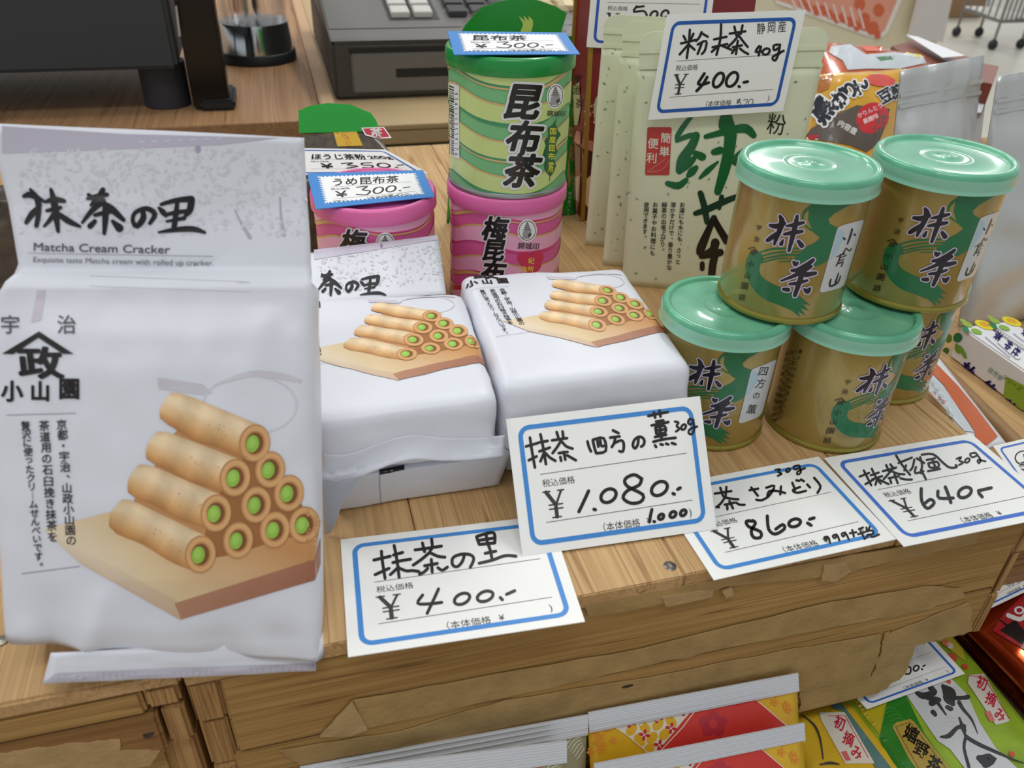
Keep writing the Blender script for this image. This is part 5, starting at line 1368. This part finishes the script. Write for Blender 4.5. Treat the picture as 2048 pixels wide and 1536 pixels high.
# poster stand, rack and casters on the shop floor
ps = thing('poster_board', 'pale yellow display board with a red dotted poster, far behind on the right', 'poster board', (1.2, 2.2, fz))
yb_ = 2.2
bq = [aty(1440, -140, yb_), aty(1915, -140, yb_), aty(1872, 96, yb_), aty(1430, 110, yb_)]
z_ = min(p.z for p in bq)
prism('board', bq, (0, .02, 0), mat('board_yellow', (216, 206, 176), .6), ps)
prism('board', [aty(1880, -140, yb_ - .05), aty(1935, -140, yb_ - .05), aty(1886, 84, yb_ - .05), aty(1822, 78, yb_ - .05)], (0, .02, 0), mat('board_white', (206, 200, 196), .6), ps)
MP = plane_map(V((0, yb_ - .001, 0)), V((0, 1, 0)))
ik = Ink(lambda x, y: (MP(x, y)[0], V((0, -1, 0))), L=200, base=.002, step=.0008)
ik.poly([(1545, -60), (1830, -60), (1776, 62), (1768, 72), (1756, 76), (1740, 74), (1550, 6)], (232, 222, 214), 0)
ik.poly([(1545, -60), (1818, -60), (1768, 60), (1758, 68), (1745, 67), (1550, -2)], (222, 152, 128), 1)
rd = random.Random(8)
for i in range(12):
    X, Y = c8.p(150 + i * 58, 20 + i * 22 + (i % 3) * 12); ik.disc(X, Y, 7, 11, (206, 96, 60), 2, rot=-.3, n=14)
for x, y in ((1756, 20), (1745, 55), (1718, 8), (1728, 38)): ik.disc(x, y, 11, 13, (204, 100, 60), 2, n=16)
for i in range(9): ik.stroke([(1580 + i * 17, -6 + i * 3), (1590 + i * 17, 16 + i * 5)], 4, (236, 206, 196), 3)
ik.build('poster', ps)
for x in (bq[3].x + .1, bq[2].x - .05): box('stand_leg', x - .015, x + .015, yb_ + .021, yb_ + .05, fz, z_ + .1, STEEL, ps)
rk = thing('wire_rack', 'blurred white wire rack on small dark casters at the top right', 'rack', (3.2, 3.4, fz))
WR = mat('rack_wire', (120, 116, 112), .4, .3)
cs = [at(1910, 73, fz), at(1955, 74, fz), at(1982, 100, fz), at(2038, 98, fz)]
for P in cs:
    lathe('caster', [(0, .002), (.014, .004), (.020, .016), (.019, .032), (.008, .045), (0, .045)], P, BLACKP, rk, 16)
    tube('post', P + V((0, 0, .045)), P + V((0, 0, 1.1)), .006, WR, rk, 10)
for z in (.12, .55, 1.0):
    for i, j in ((0, 1), (1, 3), (3, 2), (2, 0)): tube('rail', cs[i] + V((0, 0, z)), cs[j] + V((0, 0, z)), .007, WR, rk, 8)
for k in range(1, 6):
    P = cs[0].lerp(cs[2], k / 6); tube('wire', P + V((0, 0, .12)), P + V((0, 0, 1.0)), .004, WR, rk, 8)
    P = cs[2].lerp(cs[3], k / 6); tube('wire', P + V((0, 0, .12)), P + V((0, 0, 1.0)), .004, WR, rk, 8)
q = [cs[0], cs[1], cs[3], cs[2]]
RW = mat('rack_white', (222, 220, 214), .5)
prism('rack_panel', [p + V((0, 0, .13)) for p in q], (0, 0, .006), RW, rk)
prism('rack_panel', [cs[1] + V((0, 0, .14)), cs[3] + V((0, 0, .14)), cs[3] + V((0, 0, 1)), cs[1] + V((0, 0, 1))], (0, .006, 0), RW, rk)
cbx = thing('cardboard_box', 'brown cardboard box on the floor behind the wire rack', 'box', tuple(at(1915, 36, fz)))
P = at(1915, 36, fz); box('carton', P.x - .16, P.x + .16, P.y, P.y + .24, fz + .001, fz + .22, mat('cardboard', (150, 118, 84), .7), cbx, .004)

# ------------------------------------------------------------------ packets on the lower table
up8, n8 = lean(28)
p8 = V((0, .2168, -.09))
RED = (206, 58, 50); YEL = (222, 176, 36)
YM = mat('packet_yellow', (224, 178, 38), .4, coat=.3, var=.08, vscale=50)
def seal_packet(lab, px, off, m, group, seal, art, zb=-.2035, thick=.006):
    p0 = p8 + n8 * off
    q = [hitp(x, y, p0, n8) for x, y in px]
    for i, j in ((2, 1), (3, 0)):
        d_ = (q[i] - q[j]).normalized(); q[i] = q[j] + d_ * ((q[j].z - zb) / -d_.z)
    t = thing('tea_packet', lab, 'tea packet', tuple((q[2] + q[3]) / 2), group)
    o = pillow('packet_body', q, n8, thick, m, t, 26, 26, wr=.0006, seed=off * 100, bottom=.2, flat=(.1, 1), edge=.0004)
    # ribbed foil seal along the top
    for k in range(-1, 4):
        v0, v1 = (-.014, .066) if k < 0 else (-.010 + k * .020, -.002 + k * .020)
        pts = [q[0].lerp(q[3], v0), q[1].lerp(q[2], v0), q[1].lerp(q[2], v1), q[0].lerp(q[3], v1)]
        sb = prism('foil_seal' if k < 0 else 'seal_rib', [p + n8 * (.0014 if k < 0 else .0022) for p in pts], n8 * (.0008 if k < 0 else .0007), seal, t if k < 0 else sb, 0 if k < 0 else .0003)
    M = mm(o, p0, n8)
    ik = Ink(M, L=14, base=.0004); art(ik); ik.build('printed_pattern', t, INK)
    return t
def flower(ik, x, y, r, col, lay, n=4, rot=.2):
    for k in range(n):
        a = rot + k * 2 * PI / n; ik.disc(x + r * .55 * math.cos(a), y + r * .55 * math.sin(a), r * .45, r * .28, col, lay, rot=a, n=8)
c9 = crop(1110, 1330, 3.4133)
def yart(dx, dy):
    def f(ik):
        tf = lambda P: [(x + dx, y + dy) for x, y in P]
        W_ = (236, 226, 200)
        # shippo circles
        ik.poly(tf(c9('300,350 1000,205 1030,225 870,430 700,640 620,590 480,470')), (226, 222, 206), 1)
        for j, (ys_, xs_) in enumerate(((285, (520, 700, 890)), (370, (430, 600, 790)), (455, (510, 690)), (540, (600, 740)))):
            pass
        for i in range(5):
            for j in range(4):
                x = 330 + i * 92 * 2 + j * 92 - 92 * (j // 2) * 2; y = 405 - i * 38 + j * 92 - 0
        for (x, y) in ((600, 370), (790, 330), (510, 290 + 170), (700, 440), (430, 330), (890, 280), (610, 560), (520, 300), (700, 262)):
            pass
        for (x, y) in ((460, 370), (555, 350), (650, 330), (745, 310), (840, 290), (930, 268), (520, 440), (610, 425), (700, 405), (790, 385), (575, 510), (660, 495), (745, 470), (640, 570)):
            X, Y = c9.p(x, y); ik.disc(X + dx, Y + dy, 14, 9.5, YEL, 2, rot=(.9 if (x // 10) % 2 else -.9), n=12)
        for (x, y) in ((420, 342), (610, 305), (797, 268), (508, 390), (697, 358), (607, 475), (880, 310), (790, 430), (970, 235), (710, 545)):
            X, Y = c9.p(x, y); ik.disc(X + dx, Y + dy, 9, 8, (236, 230, 216), 3, n=4); flower(ik, X + dx, Y + dy, 12, (196, 44, 50), 4)
        ik.poly(tf(c9('1020,200 1270,165 1330,205 1570,405 1690,520 1690,700 640,700 720,560')), RED, 5)
        for s_ in ('300,352 480,470 640,600 700,660', '1035,200 870,420 700,600 650,680', '1272,165 1345,215 1570,405 1700,520'): ik.stroke(tf(c9(s_)), 1.8, W_, 6, sm=False)
        X, Y = c9.p(1075, 400)
        for k in range(5):
            a = k * 2 * PI / 5 - 1.57; ik.disc(X + dx + 17 * math.cos(a), Y + dy + 16 * math.sin(a), 12, 11, (182, 46, 60), 6 + k * .2, n=16)
        ik.disc(X + dx, Y + dy, 9, 9, (204, 60, 62), 8)
        rd = random.Random(3)
        for k in range(16):
            x, y = (rd.uniform(1330, 1610), rd.uniform(130, 330)) if k % 2 else (rd.uniform(240, 420), rd.uniform(420, 620))
            if k % 2 and y > 200 + (x - 1330) * .75 - 40 and x < 1600: y = rd.uniform(130, 190)
            X, Y = c9.p(x, y); flower(ik, X + dx, Y + dy, 9, (228, 150, 50), 1, 5, rd.random())
    return f
GY = 'yellow and red tea packets in the lower row'
seal_packet('yellow and red patterned packet right under the crate front', [(1174, 1428), (1592, 1349), (1604, 1600), (1188, 1660)], 0, YM, GY, SILVD, yart(0, 0))
seal_packet('yellow and red patterned packet in front of its twin, at the bottom edge', [(1185, 1530), (1604, 1448), (1618, 1700), (1200, 1760)], .016, YM, GY, SILVD, yart(13, 100))
def gart(dx, dy):
    def f(ik):
        c = crop(600, 1200, 1.862)
        tf = lambda s: [(x + dx, y + dy) for x, y in c(s)]
        ik.poly(tf('750,500 1062,470 1060,498 990,510 985,520 900,512 760,540'), (186, 106, 100), 1)
        ik.poly(tf('200,600 520,548 620,520 750,500 740,540 560,560 380,590 210,625'), (176, 178, 160), 1)
        for k in range(6): ik.stroke(tf(f'{990+k*8},{540+k*10} {1010+k*8},{510+k*10} {1035+k*4},{500+k*10}'), 3, (204, 204, 176), 2)
        rd = random.Random(5)
        for k in range(40):
            x, y = tf(f'{rd.uniform(560,1050)},{rd.uniform(490,540)}')[0]; ik.disc(x, y, 1.6, .8, (222, 200, 170), 3, n=5)
    return f
GMT = mat('packet_grey_green', (172, 168, 132), .4, coat=.3, var=.12, vscale=60)
GG = 'grey-green tea packets in the lower row'
seal_packet('grey-green packet with a pink band under the crate front', [(600, 1536), (1174, 1432), (1168, 1600), (600, 1720)], -.0005, GMT, GG, SILVD, gart(0, 0))
seal_packet('grey-green packet in front, its foil seal at the bottom edge of the picture', [(690, 1540), (1131, 1484), (1130, 1680), (690, 1760)], .014, GMT, GG, SILVD, gart(-44, 56))
# flat-lying new tea packets, lower right
def flat(lab, px, z, m, group, art, thick=.010, name='tea_packet', cat='tea packet', zt=-.2045):
    q = [at(x, y, z) for x, y in px]
    t = thing(name, lab, cat, tuple(sum(q, V((0, 0, 0))) / 4 - V((0, 0, z - zt) )), group)
    o = pillow('packet_body', q, UP, thick, m, t, 20, 24, wr=.001, seed=z * 77, bottom=.1, puff=.35)
    M = mm(o, V((0, 0, z)), V((0, 0, 1)))
    ik = Ink(M, L=12, base=.0005); art(ik); ik.build('printed_pattern', t, INKG)
    return t, o
# a box keeps the flat packets off the table
rb2 = thing('cardboard_box', 'flat box the lower right packets rest on', 'box', (.42, .17, -.205))
box('carton', .245, .62, .02, .2605, -.2045, -.1628, mat('card_grey', (90, 76, 60), .7), rb2, .002)
c10 = crop(1640, 1240, 5.02)
def sho(ik, pts, s_, dx=0, dy=0, lay=4):
    for ch, (x, y) in zip('初摘み', pts):
        X, Y = c10.p(x, y); ik.text(ch, X + dx, Y + dy, s_, 30, (208, 44, 70), lay, center=True, bold=.05, sx=.9, slant=-.25)
def art_y(ik):
    ik.poly(c10('110,860 210,830 720,1500 560,1500 250,930 130,900'), (96, 134, 130), 1)
    ik.poly(c10('-10,935 245,930 545,1445 255,1450 10,1010'), (232, 224, 208), 2)
    ik.stroke(c10('80,968 250,968 480,1388'), 1.4, (208, 44, 70), 3, sm=False)
    sho(ik, ((195, 1040), (285, 1200), (365, 1340)), 27)
    ik.poly(c10('205,1330 260,1320 310,1415 255,1420'), (222, 110, 110), 3)
    for s_ in ('-80,900,10 0,870,16 60,860,8', '-180,960,6 -60,1060,14 0,1200,12 30,1400,8', '0,1455,10 100,1440,18 190,1455,8'): ik.stroke([(p[0], p[1], p[2] * 1.6) for p in c10(s_)], 1, (70, 70, 66), 3)
flat('yellow new-harvest tea packet with red writing, lower right', [(1560, 1428), (1712, 1392), (1880, 1620), (1660, 1680)], -.162, mat('packet_gold_yellow', (226, 184, 44), .4, coat=.2, var=.08, vscale=50), 'new-harvest tea packets', art_y, .006)
def art_g(ik):
    ik.poly(c10('60,500 600,500 700,700 640,1000 600,1180 700,1500 900,1500 1300,1500 1050,1150 860,760 700,640'), (46, 130, 40), 1)
    ik.poly(c10('340,800 560,760 720,740 640,900 600,1150 560,1100 440,960'), (196, 178, 40), 2)
    ik.poly(c10('860,750 1010,650 1320,600 1480,760 1600,1040 1760,1290 2048,1560 1500,1560 1300,1300 1180,1220 960,900'), (212, 214, 216), 3)
    ik.poly(c10('1180,200 1330,180 1430,300 1460,420 1400,380 1250,260'), (206, 190, 60), 2)
    ik.poly(c10('1490,560 1640,545 1900,1010 1880,1030 1760,1060 1480,640'), (224, 218, 206), 4)
    ik.stroke(c10('1490,568 1640,580 1895,1002'), 1.4, (200, 40, 60), 5, sm=False)
    sho(ik, ((1620, 640), (1710, 800), (1800, 960)), 26, lay=5)
    ik.poly(c10('1650,930 1705,920 1752,1020 1700,1025'), (226, 120, 110), 5)
    for st in '''970,740,40 1040,770,70 1140,740,60;1110,690,60 1150,730,50;1080,790,50 1180,800,40;1120,840,70 1190,810,50;1150,800,40 1200,870,30 1260,960,16;1130,930,50 1155,960,40;1230,670,40 1290,740,130 1300,800,120 1330,850,50;1330,790,40 1430,790,40 1480,780,50;1390,830,40 1430,900,34 1520,1010,24 1575,1145,10;1270,880,40 1310,900,50;
1210,1180,20 1290,1170,50 1370,1090,40 1440,1075,50;1395,990,20 1420,1060,34 1440,1110,50 1450,1150,20;1440,1140,20 1480,1190,40 1600,1260,40 1760,1330,34 1920,1400,20 2040,1440,10;1460,1180,36 1440,1290,30 1490,1480,34;1590,1390,60 1650,1410,120 1720,1400,100 1660,1450,90'''.split(';'): ik.stroke(c10(st), 1, (58, 58, 60), 5)
    for x, y, r_, c in ((1255, 235, 9, (222, 130, 90)), (1300, 265, 8, (236, 226, 220)), (1330, 380, 10, (214, 90, 70)), (1450, 475, 7, (220, 80, 60)), (1285, 625, 6, (214, 90, 50)), (1920, 1350, 7, (216, 80, 70))):
        X, Y = c10.p(x, y); ik.disc(X, Y, r_, r_ * .7, c, 5, rot=.7, n=10)
    ik.poly(c10('725,1080 760,1035 905,1000 945,1035 1300,1500 980,1530 880,1380'), (188, 160, 70), 6)
    ik.stroke(c10('755,1080 900,1035 925,1060 1280,1520'), 1, (60, 50, 30), 7, sm=False); ik.stroke(c10('755,1080 1000,1520'), 1, (60, 50, 30), 7, sm=False)
    for ch, x, y in (('嬉', 915, 1150), ('野', 1015, 1310), ('茶', 1145, 1455)):
        X, Y = c10.p(x, y); ik.text(ch, X, Y, 32, 32, (22, 20, 18), 7, center=True, bold=.05, slant=-.2)
    for k in range(14): ik.stroke(c10(f'{640+k*20},{900+k*40} {700+k*30},{880+k*36} {760+k*30},{900+k*36}'), .7, (110, 170, 80), 2)
flat('green new tea packet with grey brush writing and a gold label, lower right', [(1640, 1335), (1890, 1252), (2130, 1540), (1850, 1640)], -.160, mat('packet_green', (150, 180, 44), .4, coat=.2, var=.25, vscale=40), 'new-harvest tea packets', art_g, .009)
t, M, q = card('white card tucked under the broken crate corner on the green packet', [(1655, 1332), (1852, 1262), (1930, 1347), (1734, 1418)], (0, 0, -.1475), UP, blue=(52, 112, 200), lines=True)
ik = Ink(M, L=300)
strokes(ik, c10, '880,470 910,480 905,535 860,545; o965,485,26,28,.3; 1020,490 1028,500; 1035,465 1055,455', 16, DK); ik.build('handwriting', t, INKM)
ORF = mat('orange_foil', (190, 70, 24), .15, .85, coat=.5, bump=.25, bscale=14)
def art_o(ik):
    ik.poly([(1985, 1262), (2010, 1225), (2048, 1190), (2140, 1210), (2180, 1300), (2100, 1345), (2048, 1300)], (168, 34, 44), 1)
    ik.poly([(2000, 1262), (2030, 1240), (2070, 1290), (2100, 1330), (2060, 1300)], (26, 22, 26), 2)
    for k in range(5): ik.stroke([(1998 + k * 6, 1240 + k * 4, 2), (2025 + k * 6, 1262 + k * 5, 5), (2060, 1300 + k * 5, 3)], 1, (30, 22, 26), 3)
    ik.stroke([(2016, 1232, 9), (2040, 1240, 9), (2052, 1228, 8)], 1, (232, 228, 226), 4); ik.disc(2038, 1222, 10, 8, (232, 228, 226), 4, inner=.55)
flat('orange metallic foil packet with black and red print, right edge', [(1920, 1248), (2060, 1130), (2260, 1320), (2110, 1450)], -.140, ORF, None, art_o, .012)
flat('orange-brown glossy packet between the green and the orange foil packets', [(1850, 1215), (1915, 1235), (2120, 1460), (2060, 1440)], -.1620, mat('amber_foil', (120, 44, 12), .12, .7, coat=.6, bump=.4, bscale=12), None, lambda ik: None, .006)
t, M, q = card('white card on the orange foil packet behind the crate corner', [(1930, 1140), (2072, 1078), (2100, 1160), (1956, 1228)], (0, 0, -.1235), UP, blue=(52, 112, 200))
ik = Ink(M, L=300)
strokes(ik, c4, '1950,925 1945,940 1965,935; 1965,925 1960,950; 1990,912 1975,925 1978,940 1990,930 1978,925; 2005,905 2020,902 2010,915 2022,920 2010,932', 3, (90, 90, 92)); ik.build('handwriting', t, INKM)
